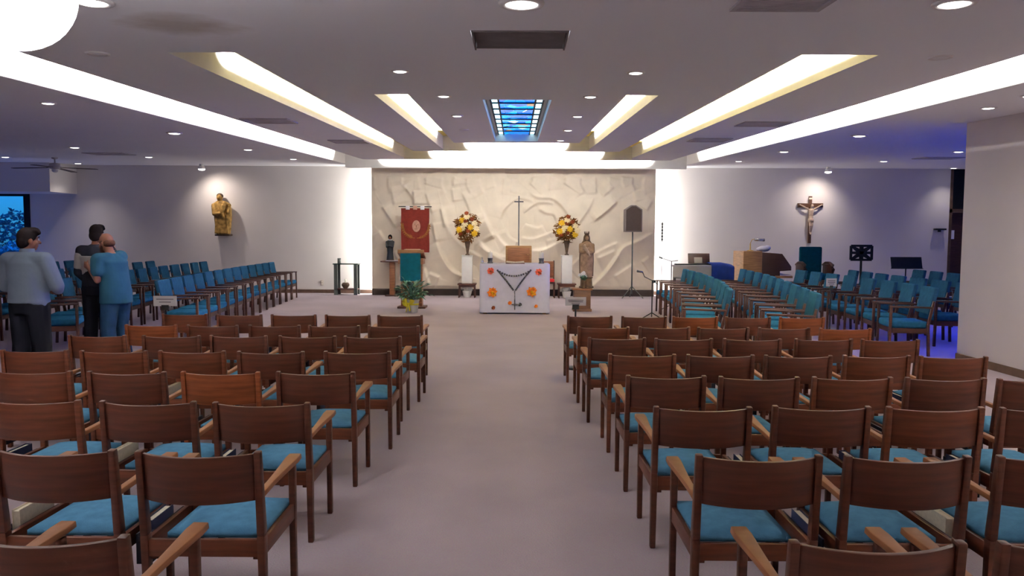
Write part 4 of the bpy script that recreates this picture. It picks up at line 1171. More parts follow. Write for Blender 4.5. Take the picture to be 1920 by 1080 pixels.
MB().add(vs, fs).build('teal_hanging', M['cloth_teal'], t, smooth=True)
mi = thing('lectern_papers', (b.x + .03, LY + .15, lt - .002), 'brass-edged papers lying on top of the lectern', 'papers')
MB().box((0, .03, .0), (.34, .02, .02)).build('clip_bar', M['brass'], mi); MB().box((0, -.0, -.004), (.38, .10, .008)).build('sheet', M['card'], mi)
mi.location.z = lt + .016

# potted plant with a yellow bow in front of it
PY = gy(588); b = at_y(771, 588, PY)
t = thing('potted_plant', (b.x, PY + .15, 0), 'leafy green potted plant with a yellow bow in front of the lectern', 'plant')
MB().lathe([(.12, 0), (.125, .01), (.155, .26), (.165, .265), (.165, .29), (.14, .29), (.135, .24)]).build('pot', M['pot'], t, smooth=True)
rr = random.Random(2); mbs = [MB(), MB()]
for k in range(150):
    a = rr.uniform(0, 2 * PI); el = rr.uniform(.05, 1.2); L = rr.uniform(.22, .42)
    d = Vector((math.cos(a) * math.cos(el), math.sin(a) * math.cos(el), math.sin(el)))
    c0 = Vector((0, 0, .34)) + d * L * rr.uniform(.5, 1); tip = c0 + (d + Vector((0, 0, -.5))).normalized() * rr.uniform(.12, .2)
    s_ = d.cross(Vector((0, 0, 1))).normalized() * rr.uniform(.03, .05); m_ = (c0 + tip) / 2 + Vector((0, 0, .02))
    mbs[k % 3 == 0].add([c0, m_ + s_, tip, m_ - s_], [(0, 1, 2), (0, 2, 3)])
    if k % 3 == 0: mbs[0].tube([(0, 0, .26), (Vector((0, 0, .28)) + c0) / 2, c0], .006, 5)
f1 = mbs[0].build('foliage', M['leaf'], t); f1['label'] = 'dark green leaves'; f2 = mbs[1].build('foliage', M['leaf_pale'], t); f2['label'] = 'pale variegated leaves'
mb = MB(); mb.loft([(0, 0, .17, .148, .148), (0, 0, .205, .155, .155)], 24); mb.ball((-.06, -.16, .2), .035)
for s, z_ in ((-1, .27), (1, .25), (-1, .2)): mb.loft([(-.06 + s * .02, -.165, z_ - .07, .015, .01), (-.06 + s * .07, -.175, z_ - .03, .045, .018), (-.06 + s * .09, -.175, z_ + .03, .055, .02), (-.06 + s * .06, -.17, z_ + .06, .03, .012)], 10)
mb.bar((-.07, -.17, .19), (-.11, -.19, .02), .05, .008); mb.bar((-.05, -.17, .19), (-.02, -.19, .05), .05, .008)
mb.build('bow', M['bow'], t, smooth=True)

# robed statue on a brown pedestal
VY = gy(584.5, 1093); b = at_y(1092, 585, VY)
pz = at_y(1092, 541, VY).z
t = thing('statue_pedestal', (b.x, VY + .22, 0), 'square brown wooden pedestal under the robed mother statue', 'pedestal')
MB().b2((-.19, -.19, 0), (.19, .19, pz - .04)).build('body', M['crosswood'], t, bev=.006); MB().b2((-.225, -.225, pz - .04), (.225, .225, pz)).build('top', M['tab'], t, bev=.006); MB().b2((-.215, -.215, 0), (.215, .215, .06)).build('plinth', M['crosswood'], t, bev=.006)
sb = at_y(1101, 541, VY); st_ = at_y(1102, 432, VY).z
H = st_ - pz - .004
t = thing('madonna_statue', (sb.x, VY + .24, pz + .002), 'tall carved statue of a crowned robed woman holding a child, right of the altar', 'statue')
MB().lathe([(.17, 0), (.17, .03), (.14, .05), (.13, H * .16), (.15, H * .18), (.15, H * .19)], n=8).build('base', M['stone_dark'], t)
mb = MB(); k_ = H
mb.loft([(0, 0, .18 * k_, .13, .11), (0, 0, .30 * k_, .145, .12), (0, 0, .45 * k_, .15, .12), (.005, 0, .58 * k_, .15, .12), (0, 0, .68 * k_, .155, .115), (0, .005, .76 * k_, .135, .09), (0, .01, .81 * k_, .07, .06), (0, .01, .83 * k_, .04, .04)], 24)
for i in range(9):
    a = R(200 + i * 17); mb.cap((math.cos(a) * .125, math.sin(a) * .105, .19 * k_), (math.cos(a) * .11, math.sin(a) * .09, .62 * k_), .016, .010)
mb.ball((0, -.005, .872 * k_), (.052, .06, .072)); mb.ball((0, -.064, .868 * k_), .013)
mb.cap((-.14, -.01, .75 * k_), (-.15, -.07, .62 * k_), .042, .036); mb.cap((-.15, -.07, .62 * k_), (-.02, -.15, .64 * k_), .034, .024)
mb.cap((.14, -.01, .75 * k_), (.15, -.07, .63 * k_), .042, .036); mb.cap((.15, -.07, .63 * k_), (.02, -.15, .60 * k_), .034, .024)
remesh(mb, 'robed_figure', M['stone'], t, .011, 3)
mb = MB(); mb.loft([(0, .03, .20 * k_, .165, .10), (0, .03, .5 * k_, .172, .105), (0, .03, .74 * k_, .16, .09), (0, .03, .83 * k_, .08, .07), (0, .02, .89 * k_, .075, .075), (0, .015, .935 * k_, .05, .055)], 24)
remesh(mb, 'mantle', M['stone_dark'], t, .012, 3)
mb = MB(); mb.loft([(0, .005, .925 * k_, .045, .05), (0, .005, .95 * k_, .055, .058)], 16)
for i in range(8):
    a = 2 * PI * i / 8; mb.cap((math.cos(a) * .05, .005 + math.sin(a) * .052, .945 * k_), (math.cos(a) * .055, .005 + math.sin(a) * .058, .99 * k_), .012, .006, 6)
remesh(mb, 'crown', M['stone_dark'], t, .008, 1)
mb = MB(); mb.ball((-.06, -.16, .735 * k_), (.034, .036, .042)); mb.cap((-.05, -.15, .70 * k_), (.02, -.15, .62 * k_), .042, .036); mb.cap((.02, -.15, .62 * k_), (.06, -.17, .56 * k_), .026, .018); mb.cap((-.05, -.17, .68 * k_), (.03, -.19, .70 * k_), .017, .012)
remesh(mb, 'child', M['corpus'], t, .009, 2)
fl = at_y(1096, 511, VY)
q = thing('white_flowers', (sb.x - .09, VY + .04, pz + .002), 'bunch of white flowers standing at the foot of the robed mother statue', 'flowers')
MB().lathe([(.035, 0), (.045, .03), (.035, .16), (.045, .2)]).build('vase', M['stone_dark'], q, smooth=True)
rr = random.Random(8); mb = MB()
for k in range(16):
    a = rr.uniform(0, 2 * PI); q_ = rr.uniform(0, 1); petals(mb, (math.cos(a) * .10 * q_, math.sin(a) * .06 * q_, .31 + rr.uniform(-.05, .06)), .05, 6, .5, .6, rr, (math.cos(a) * .5, -.8, .4))
mb.build('blossom', M['card'], q)
mb = MB(); foliage_blob(mb, (0, 0, .25), (.09, .06, .07), 40, .08, 1, rr); mb.tube([(0, 0, .15), (0, 0, .3)], .01, 6); mb.build('foliage', M['leaf'], q)

# loudspeaker on a pole
KY = 20.95; b = at_y(1186, 547, KY); k0, k1 = at_y(1170, 435, KY), at_y(1203, 393, KY); kp = at_y(1186, 385, KY).z
t = thing('pole_speaker', ((k0.x + k1.x) / 2, KY, 0), 'brown loudspeaker with a peaked top on a thin pole before the relief', 'loudspeaker')
w = (k1.x - k0.x) / 2
MB().prism([(-w, k0.z), (w, k0.z), (w, k1.z), (w * .25, kp), (-w * .25, kp), (-w, k1.z)], -.16, .14).build('cabinet', M['stone_dark'] if False else M['grille_lit'], t, bev=.012)
MB().prism([(-w + .03, k0.z + .03), (w - .03, k0.z + .03), (w - .03, k1.z - .02), (w * .22, kp - .03), (-w * .22, kp - .03), (-w + .03, k1.z - .02)], -.172, -.161).build('grille', mat('speaker_cloth', (.05, .036, .034), .9, .2, 60), t)
MB().tube([(0, 0, .12), (0, 0, k0.z)], .02, 10).build('pole', M['leg_grey'], t, smooth=True)
for a in (90, 210, 330): MB().tube([(0, 0, .34), (math.cos(R(a)) * .34, math.sin(R(a)) * .34 - 0.05 * 0, .012)], .012, 8).build('leg', M['leg_grey'], t, smooth=True)

# small side table at the left with a candle and a bowl
QY = 21.75; q0, q1 = at_y(628, 553, QY), at_y(672, 494, QY); qh = q1.z
t = thing('side_table', ((q0.x + q1.x) / 2, QY + .05, 0), 'small dark table with a low shelf beside the left edge of the relief', 'table')
w = (q1.x - q0.x) / 2
MB().b2((-w - .02, -.22, qh - .03), (w + .02, .22, qh)).build('tabletop', M['tabletop'], t, bev=.005); MB().b2((-w + .02, -.2, .15), (w - .02, .2, .18)).build('shelf', M['darkwood'], t)
for sx in (-1, 1):
    for sy in (-1, 1): MB().b2((sx * (w - .06) - .05, sy * .17 - .03, 0), (sx * (w - .06) + .05, sy * .17 + .03, qh - .03)).build('leg', M['leg_grey'], t)
b = at_y(636, 494, QY)
t = thing('glass_candle', (b.x, QY, qh + .001), 'clear glass candle on the small left table', 'candle')
MB().lathe([(.045, 0), (.05, .01), (.05, .15), (.047, .15)]).build('glass', M['glassy'], t, smooth=True); MB().lathe([(.035, .012), (.038, .02), (.038, .1)]).build('candle', M['wax'], t, smooth=True)
b = at_y(648, 540, QY)
t = thing('dark_bowl', (b.x, QY, .181), 'dark round bowl on the shelf of the small left table', 'bowl')
MB().lathe([(.05, 0), (.06, .01), (.11, .08), (.11, .13), (.08, .17), (.07, .17)]).build('body', M['stone_dark'], t, smooth=True); MB().lathe([(.02, .17), (.022, .18), (.022, .27), (.015, .275)]).build('candle', M['wax'], t, smooth=True)
b = at_y(604, 530, YB)
t = thing('wall_outlet', (b.x, YB - .008, b.z), 'ivory outlet plate low on the left wall beside the small table', 'outlet')
MB().box((0, 0, 0), (.09, .012, .16)).build('plate', M['outlet'], t, bev=.004)
for s in (-1, 1): MB().box((0, -.008, s * .035), (.03, .006, .04)).build('socket', M['wall'], t)
b = at_z(1800, 700, .0)
t = thing('wall_outlet', (6.195, 8.2, .42), 'outlet plate low on the right side wall', 'outlet')
MB().box((0, 0, 0), (.012, .09, .14)).build('plate', M['outlet'], t, bev=.004)
for s in (-1, 1): MB().box((-.008, 0, s * .03), (.006, .03, .035)).build('socket', M['vent'], t)

# gilded carving on the left wall
g0, g1 = at_y(404, 439, YB), at_y(438, 365, YB); gx = (g0.x + g1.x) / 2; gh = g1.z - g0.z; gw = (g1.x - g0.x) / 2
t = thing('wall_carving', (gx, YB - .17, g0.z), 'gilded carved figure with a child mounted on the left wall', 'wall carving')
mb = MB(); mb.loft([(.02, 0, 0, gw * .72, .12), (.02, 0, gh * .1, gw * .8, .13), (.02, 0, gh * .4, gw * .92, .14), (.0, 0, gh * .65, gw * .98, .13), (-.02, 0, gh * .78, gw * .8, .10), (-.04, .01, gh * .84, gw * .35, .07)], 24)
mb.ball((-.06, -.02, gh * .92), (.09, .095, .115)); mb.ball((-.06, -.115, gh * .915), .02)
mb.cap((-gw * .85, -.02, gh * .72), (-gw * .7, -.12, gh * .5), .07, .055); mb.cap((-gw * .7, -.12, gh * .5), (.05, -.17, gh * .52), .05, .035)
mb.cap((gw * .75, -.02, gh * .72), (gw * .75, -.12, gh * .55), .065, .05)
for i in range(8): mb.cap((-gw * .6 + i * gw * .18, -.11, .03), (-gw * .5 + i * gw * .15, -.11, gh * .48), .028, .016)
remesh(mb, 'robed_figure', M['gold_carving'], t, .014, 3)
mb = MB(); mb.ball((.11, -.14, gh * .76), (.06, .06, .075)); mb.cap((.10, -.15, gh * .70), (.06, -.17, gh * .55), .07, .055); mb.cap((.06, -.17, gh * .55), (.12, -.2, gh * .42), .04, .028)
remesh(mb, 'child', M['gold_carving'], t, .012, 2)
mb = MB(); mb.ball((-.06, .005, gh * .955), (.10, .10, .085)); remesh(mb, 'hair', M['stone_dark'], t, .012, 2)
MB().b2((-gw * .7, -.12, -.05), (gw * .85, .16, .0)).build('bracket', M['stone_dark'], t, bev=.02)

# crucifix on the right wall
c0, c1 = at_y(1519, 368, YB), at_y(1517, 456, YB); xa, xb = at_y(1496, 385, YB), at_y(1543, 386, YB)
t = thing('wall_crucifix', (c0.x, YB - .03, c1.z), 'large wooden crucifix with a pale figure on the right wall', 'crucifix')
h = c0.z - c1.z; zx = xa.z - c1.z; hw = (xb.x - xa.x) / 2
mb = MB(); mb.b2((-.045, -.025, 0), (.045, .025, h)); 
cr = mb.build('upright', M['crosswood'], t, bev=.006); MB().b2((-hw, -.027, zx - .06), (hw, .023, zx + .06)).build('crossbeam', M['crosswood'], t, bev=.006)
mb = MB(); y_ = -.075
mb.cap((0, y_, zx - .16), (0, y_, zx - .34), .075, .06); mb.cap((0, y_, zx - .34), (0, y_, zx - .42), .06, .066)
for s in (-1, 1):
    mb.cap((s * .06, y_, zx - .13), (s * .19, y_ - .01, zx - .055), .026, .022); mb.cap((s * .19, y_ - .01, zx - .055), (s * (hw - .06), y_ + .015, zx + .01), .022, .016); mb.ball((s * (hw - .045), y_ + .015, zx + .015), (.025, .018, .022))
    mb.cap((s * .035, y_, zx - .42), (s * .03, y_ - .04, zx - .60), .040, .03); mb.cap((s * .03, y_ - .04, zx - .60), (s * .012, y_ + .01, zx - .80), .028, .018); mb.cap((s * .012, y_ + .01, zx - .80), (s * .012, y_ - .03, zx - .86), .018, .012)
mb.cap((0, y_, zx - .12), (.01, y_ - .02, zx - .06), .03, .03); mb.ball((.02, y_ - .035, zx - .02), (.042, .046, .056))
remesh(mb, 'corpus', M['corpus'], t, .009, 2)
MB().loft([(0, y_, zx - .50, .085, .065), (0, y_, zx - .44, .088, .07), (0, y_, zx - .39, .078, .068)], 16).build('loincloth', M['corpus'], t, smooth=True)
MB().box((0, -.03, h - .07), (.1, .012, .05)).build('title_plate', M['paper'], t)
# ------------------------------------------------------------------ music corner on the right
# stage piano with a blue cover
KY2 = 18.6
a0, a1 = at_y(1262, 500, KY2), at_y(1368, 500, KY2)
kz = at_y(1300, 497, KY2).z
t = thing('stage_piano', ((a0.x + a1.x) / 2, KY2, 0), 'pale grey stage piano with a curved front and a blue cover on its right end', 'piano')
w = (a1.x - a0.x) / 2
mb = MB(); pts = []
for i in range(17):
    u = i / 16; pts.append((-w + 2 * w * .72 * u, -.34 * math.sin(min(1, u * 1.6) * PI / 2)))
vs = []; fs = []
for x, y in pts: vs += [(x, y, kz - .52), (x, y, kz - .04), (x, y + .03, kz - .52), (x, y + .03, kz - .04)]
for i in range(16):
    b = 4 * i; fs += [(b, b + 4, b + 5, b + 1), (b + 2, b + 3, b + 7, b + 6), (b + 1, b + 5, b + 7, b + 3), (b, b + 2, b + 6, b + 4)]
fs += [(0, 1, 3, 2), (64, 66, 67, 65)]
mb.add(vs, fs).build('front_panel', M['grey_panel'], t, smooth=False)
top = [(x, y - .02) for x, y in pts] + [(w * .9, -.34), (w * .9, .3), (-w, .3)]
MB().add([(x, y, kz - .04) for x, y in top] + [(x, y, kz) for x, y in top], [tuple(range(len(top)))[::-1], tuple(range(len(top), 2 * len(top)))] + [(i, (i + 1) % len(top), (i + 1) % len(top) + len(top), i + len(top)) for i in range(len(top))]).build('top', M['vent'], t)
MB().b2((-w * .9, -.02, kz + .001), (w * .6, .2, kz + .03)).build('keyboard', M['black'], t, bev=.006)
for sx in (-.85, .8):
    for sy in (-.0, .24): MB().bar((sx * w, sy, 0), (sx * w, sy, kz - .05), .05, .05).build('leg', M['black'], t)
mr0, mr1 = at_y(1292, 493, KY2), at_y(1333, 475, KY2)
MB().box(((mr0.x + mr1.x) / 2 - t.location.x, .12, kz + .16), (mr1.x - mr0.x, .03, .26), M4=Matrix.Rotation(R(-14), 3, 'X')).build('music_desk', M['organ'], t, bev=.008)
MB().box(((mr0.x + mr1.x) / 2 - t.location.x - .03, .06, kz + .12), (.2, .012, .15), M4=Matrix.Rotation(R(-14), 3, 'X')).build('sheet_music', M['paper'], t)
vs = []; fs = []; nx, nz = 14, 8
prof = [(-.37, kz - .42), (-.38, kz - .2), (-.38, kz - .02), (-.36, kz + .02), (-.1, kz + .06), (.1, kz + .07), (.31, kz + .02), (.32, kz - .3)]
for i in range(nx):
    u = i / (nx - 1); x = w * .22 + u * w * .8
    for j, (y, z) in enumerate(prof): vs.append((x, y - .012 * math.sin(u * 17) * (j < 3), z - .10 * max(0, u - .6) + (.02 * math.sin(u * 11) if j in (0, 7) else 0)))
for i in range(nx - 1):
    for j in range(len(prof) - 1): a = i * len(prof) + j; fs.append((a, a + 1, a + len(prof) + 1, a + len(prof)))
o = MB().add(vs, fs).build('blue_cover', M['blue_cover'], None, smooth=True)
sol = o.modifiers.new('s', 'SOLIDIFY'); sol.thickness = .008
o.location = (t.location.x, t.location.y, 0)
tag(o, 'royal blue cloth cover draped over the right end of the stage piano', 'cover')
# small black amplifier beside it
b = at_y(1272, 528, 18.0)
t = thing('amplifier', (b.x, 18.0, 0), 'small black amplifier box on a stand below the stage piano front', 'amplifier')
az = at_y(1272, 520, 18.0).z
MB().b2((-.10, -.1, az - .22), (.12, .12, az)).build('cabinet', M['black'], t, bev=.01); MB().b2((-.085, -.106, az - .2), (.105, -.1005, az - .02)).build('grille', M['vent'], t)
MB().tube([(0, 0, .02), (0, 0, az - .22)], .018, 8).build('pole', M['black'], t); MB().lathe([(.16, 0), (.16, .02), (.03, .04)]).build('base', M['black'], t, smooth=True)
# console organ: light wood back, dark side with a sloping top
OY = 19.4
o0, o1, o2 = at_y(1394, 471, OY), at_y(1428, 520, OY), at_y(1484, 500, OY)
zt = at_y(1400, 471, OY).z; zs_ = at_y(1465, 476, OY).z; ze = at_y(1484, 500, OY).z
t = thing('console_organ', (o1.x, OY, 0), 'organ console with a light wood back and dark sloping side', 'organ')
wl, wr = o0.x - o1.x, o2.x - o1.x
MB().b2((wl, -.02, 0), (.0, .9, zt)).build('back_case', M['oak'], t, bev=.01)
dk_ = MB().prism([(.002, 0), (wr * .62, 0), (wr * .62, ze - .12), (wr, ze - .10), (wr, ze), (wr * .68, zs_), (.002, zs_ + .04)], .0, .9).build('side_case', M['organ'], t, bev=.008)
MB().b2((wr * .45, -.01, ze - .30), (wr * 1.05, .86, ze - .24)).build('key_shelf', M['oak'], t, bev=.006)
MB().b2((wr * .6, .04, ze - .24), (wr * 1.0, .84, ze - .21)).build('keys', M['card'], t)
b = at_y(1415, 471, OY + .3)
t = thing('brass_lamp', (o1.x - .22, OY + .3, zt + .001), 'brass reading lamp on top of the organ', 'lamp')
MB().lathe([(.09, 0), (.09, .015), (.02, .03), (.015, .2)]).build('base', M['brass'], t, smooth=True); MB().tube([(0, 0, .2), (.04, 0, .3), (.16, -.02, .33), (.3, -.03, .31)], .01, 8).build('arm', M['brass'], t, smooth=True)
MB().tube([(.10, -.02, .30), (.36, -.02, .29)], [.035, .04], 12).build('lamp_shade', M['chrome'], t, smooth=True)
t = tag(remesh(MB().ball((0, 0, .075), (.17, .13, .08)).ball((.1, .02, .10), (.09, .09, .07)).ball((-.12, -.02, .06), (.09, .08, .06)), 'folded_cloth', M['cloth_white'], None, .014, 3, loc=(o1.x + .06, OY + .25, zt + .002)), 'crumpled white cloth on top of the organ', 'cloth')
t.location.x = o1.x + .12; t.location.z = zs_ + .05
# presider's armchair
PYc = 19.6
p0, p1 = at_y(1514, 463, PYc), at_y(1556, 463, PYc)
t = thing('high_back_armchair', ((p0.x + p1.x) / 2, PYc + .3, 0), 'big dark teal armchair with wooden arms under the crucifix', 'armchair')
w = (p1.x - p0.x) / 2; zt = p0.z
MB().b2((-w, .16, .6), (w, .30, zt)).build('backrest', M['cloth_teal'], t, bev=.04, seg=3); MB().b2((-w, -.36, .62), (w, .18, .78)).build('seat', M['cloth_teal'], t, bev=.03, seg=3)
MB().b2((-w - .04, -.34, .5), (w + .04, .3, .62)).build('seat_frame', M['darkwood'], t, bev=.01)
for sx in (-1, 1):
    x = sx * (w + .07)
    MB().tube([(x, .28, 1.0), (x, .1, 1.06), (x, -.15, 1.06), (x, -.34, 1.0), (x, -.40, .90), (x, -.36, .8)], [.03, .035, .04, .045, .04, .025], 10).build('armrest', M['darkwood'], t, smooth=True)
    MB().b2((x - .02, -.3, .6), (x + .02, .25, 1.02)).build('arm_panel', M['darkwood'], t, bev=.006)
    for sy in (-1, 1): MB().bar((x * .9, sy * .28, 0), (x * .9, sy * .27, .52), .06, .06).build('leg', M['darkwood'], t)
# stand with a pierced cross panel
XY = 19.8; x0, x1 = at_y(1595, 487, XY), at_y(1635, 461, XY)
t = thing('cross_stand', ((x0.x + x1.x) / 2, XY, 0), 'black stand with a square panel pierced by a cross', 'stand')
w, h = (x1.x - x0.x) / 2, (x1.z - x0.z) / 2; zc_ = (x0.z + x1.z) / 2
mb = MB()
for s in (-1, 1): mb.b2((s * w - .03, -.02, zc_ - h), (s * w + .03, .02, zc_ + h)); mb.b2((-w, -.02, zc_ + s * h - .03), (w, .02, zc_ + s * h + .03))
mb.b2((-.05, -.021, zc_ - h), (.05, .021, zc_ + h)); mb.b2((-w, -.021, zc_ - .035), (w, .021, zc_ + .035))
for sx in (-1, 1):
    for sz in (-1, 1): mb.bar((sx * w, 0, zc_ + sz * h), (sx * .04, 0, zc_ + sz * .03), .05, .035, .12, .035, up=(0, 1, 0)); mb.b2((sx * (w - .10), -.018, zc_ + sz * h * .95), (sx * w, .018, zc_ + sz * h * .7))
mb.build('cross_panel', M['frame'], t)
MB().tube([(0, 0, .03), (0, 0, zc_ - h)], .03, 10).build('pole', M['frame'], t, smooth=True); MB().lathe([(.2, 0), (.2, .025), (.05, .05)]).build('base', M['frame'], t, smooth=True)
# wide black music stand
m0, m1 = at_y(1670, 504, 18.8), at_y(1729, 482, 18.8)
t = thing('music_stand', ((m0.x + m1.x) / 2, 18.8, 0), 'wide black music stand in front of the right wall', 'music stand')
w = (m1.x - m0.x) / 2
MB().box((0, 0, (m0.z + m1.z) / 2), (2 * w, .02, (m1.z - m0.z) * 1.02), M4=Matrix.Rotation(R(-15), 3, 'X')).build('desk', M['frame'], t, bev=.006); MB().box((0, -.04, m0.z + .01), (2 * w, .08, .015)).build('ledge', M['frame'], t)
MB().tube([(0, .02, .2), (0, .02, m0.z + .1)], .016, 8).build('pole', M['frame'], t)
for a in (90, 210, 330): MB().tube([(0, .02, .25), (math.cos(R(a)) * .3, .02 + math.sin(R(a)) * .3, .012)], .012, 6).build('leg', M['frame'], t)
# wall sconce left of the door
s0 = at_y(1760, 430, YB)
t = thing('wall_shelf', (s0.x, YB - .07, s0.z), 'thin dark wall shelf beside the far right door', 'shelf')
MB().box((0, 0, 0), (.32, .13, .05)).build('board', M['frame'], t, bev=.005); MB().box((0, .03, -.05), (.06, .07, .06)).build('bracket', M['frame'], t)
# tall iron torch and microphone stand at the right edge of the relief
b = at_y(1242, 417, 21.0); b2_ = at_y(1242, 452, 21.0)
t = thing('iron_torch', (b.x, 21.0, 0), 'thin black iron processional torch before the bright strip right of the relief', 'torch')
MB().lathe([(.14, 0), (.14, .02), (.03, .05)]).build('base', M['black'], t, smooth=True); MB().tube([(0, 0, .03), (0, 0, b2_.z)], .009, 8).build('pole', M['chrome'], t, smooth=True)
pr = []; H_ = b.z - b2_.z
for i in range(13): pr.append(((.012, .03, .015, .034)[i % 4], b2_.z + H_ * i / 12))
MB().lathe(pr, n=10).build('torch_head', M['black'], t, smooth=True)
MSY = gy(597, 1245); b = at_y(1245, 597, MSY)
t = thing('microphone_stand', (b.x - .26, MSY, 0), 'black boom microphone stand at the front of the right side rows', 'microphone stand')
k = MSY / FPX
j = at_y(1253, 528, MSY); e = at_y(1228, 510, MSY); tp = at_y(1241, 497, MSY)
for a in (80, 200, 320): MB().tube([(0, 0, .12), (math.cos(R(a)) * .22, math.sin(R(a)) * .22, .012)], .011, 6).build('leg', M['black'], t)
MB().tube([(0, 0, .1), (.0, 0, j.z + .02)], .013, 8).build('pole', M['black'], t)
MB().tube([(.12, 0, j.z - .06), (0, 0, j.z + .02), (tp.x - b.x - .1, .0, (j.z + e.z) / 2), (e.x - b.x, 0, e.z)], .010, 8).build('boom', M['black'], t)
MB().tube([(e.x - b.x, 0, e.z), (e.x - b.x - .12, -.02, e.z + .02)], [.018, .026], 10).build('microphone', M['iron'], t, smooth=True)
MB().box((.04, 0, j.z + .0), (.07, .05, .06)).build('clutch', M['black'], t)
# second boom stand by the piano
b = at_y(1258, 560, 17.6)
t = thing('microphone_stand', (b.x, 17.6, 0), 'grey boom microphone stand by the left end of the stage piano', 'microphone stand')
zt = at_y(1258, 490, 17.6).z
for a in (80, 200, 320): MB().tube([(0, 0, .12), (math.cos(R(a)) * .28, math.sin(R(a)) * .28, .012)], .011, 6).build('leg', M['iron'], t)
MB().tube([(0, 0, .1), (0, 0, zt)], .012, 8).build('pole', M['iron'], t)
MB().tube([(.15, 0, zt + .02), (0, 0, zt), (-.22, 0, zt + .07)], .009, 8).build('boom', M['iron'], t); MB().tube([(-.22, 0, zt + .07), (-.3, 0, zt + .1)], [.016, .024], 10).build('microphone', M['black'], t, smooth=True)
# white cards on stands
def card_sign(px0, py0, px1, py1, Y, lab, lines, base_z=0):
    a, b = at_y(px0, py1, Y), at_y(px1, py0, Y); cx, cz = (a.x + b.x) / 2, (a.z + b.z) / 2; w, h = b.x - a.x, b.z - a.z
    t = thing('card_sign', (cx, Y, 0), lab, 'sign')
    cd = MB().box((0, 0, cz), (w, .006, h)).build('card', M['card'], t)
    ink = MB()
    for i, (l, dz_) in enumerate(lines): ink.box((0, -.0045, cz + h * dz_), (w * l, .002, h * .09))
    ink.build('lettering', M['ink'], cd)
    MB().b2((-w * .16, -.006, cz - h * .5 - .05), (w * .16, .02, cz - h * .5 + .015)).build('clip', M['black'], t)
    MB().tube([(0, .012, .02), (0, .012, cz - h * .45)], .012, 8).build('pole', M['black'], t); MB().lathe([(.13, 0), (.13, .018), (.02, .035)]).build('base', M['black'], t, smooth=True)
card_sign(288, 555, 331, 574, 9.75, 'white card sign on a stand in front of the left rows', [(.74, .18), (.5, -.1)])
card_sign(1060, 557, 1099, 573, 9.55, 'white card sign on a stand near the aisle end of the right front row', [(.74, .14), (.7, -.04), (.4, -.26)])
card_sign(1549, 522, 1569, 537, 11.8, 'white card among the teal chairs on the right', [(.7, .2), (.7, .0), (.5, -.2)])
# ceiling fan on the far left
FYc = 18.8; c = at_y(103, 313, FYc)
t = thing('ceiling_fan', (c.x, FYc, zc(FYc)), 'dark ceiling fan near the far left window', 'ceiling fan')
dz_ = c.z - zc(FYc)
MB().lathe([(.07, 0), (.07, -.03), (.016, -.05), (.016, dz_ + .09)]).build('stem', M['vent'], t, smooth=True); MB().lathe([(.03, .10 + dz_), (.12, .08 + dz_), (.14, .02 + dz_), (.12, -.04 + dz_), (.05, -.06 + dz_)]).build('motor', M['vent'], t, smooth=True)
MB().ball((0, 0, dz_ - .08), (.075, .075, .06)).build('light_bowl', M['lens_dim'], t, smooth=True)
for i in range(4):
    a = R(186 + 90 * i); d = Vector((math.cos(a), math.sin(a), 0))
    bl = MB().bar(d * .2 + Vector((0, 0, dz_ - .02)), d * 1.0 + Vector((0, 0, dz_ - .045)), .11, .012, .15, .012).build('blade', M['darkwood'], t); MB().bar(d * .1 + Vector((0, 0, dz_ - .01)), d * .26 + Vector((0, 0, dz_ - .02)), .03, .012).build('bracket', M['black'], bl)
# ------------------------------------------------------------------ three people standing at the left
def hand(mb, w, d, n, s, curl=.9, L=.185):
    """palm + five fingers. w wrist, d direction of the hand, n palm normal, s side the thumb leaves to"""
    w, d, n = Vector(w), Vector(d).normalized(), Vector(n).normalized()
    n = (n - d * n.dot(d)).normalized(); s = d.cross(n) * s
    pl = L * .52
    for k in (-1.5, -.5, .5, 1.5):
        mb.cap(w + s * k * .016, w + d * pl + s * k * .020, .017, .015, 8)
    for k, f in ((1.5, .40), (.5, .47), (-.5, .44), (-1.5, .34)):
        p = w + d * pl + s * k * .021; a = d
        for seg, (ln, r0, r1) in enumerate(((.45, .0095, .009), (.32, .009, .008), (.23, .008, .007))):
            a = (a + n * curl * (.25 + .2 * seg)).normalized(); q = p + a * L * f * ln; mb.cap(p, q, r0, r1, 8); p = q
    p = w + d * L * .12 + s * .026; a = (d * .6 + s * .8 + n * .2).normalized(); q = p + a * L * .22; mb.cap(p, q, .013, .011, 8)
    a = (d * .9 + s * .35 + n * .35).normalized(); mb.cap(q, q + a * L * .17, .011, .009, 8)
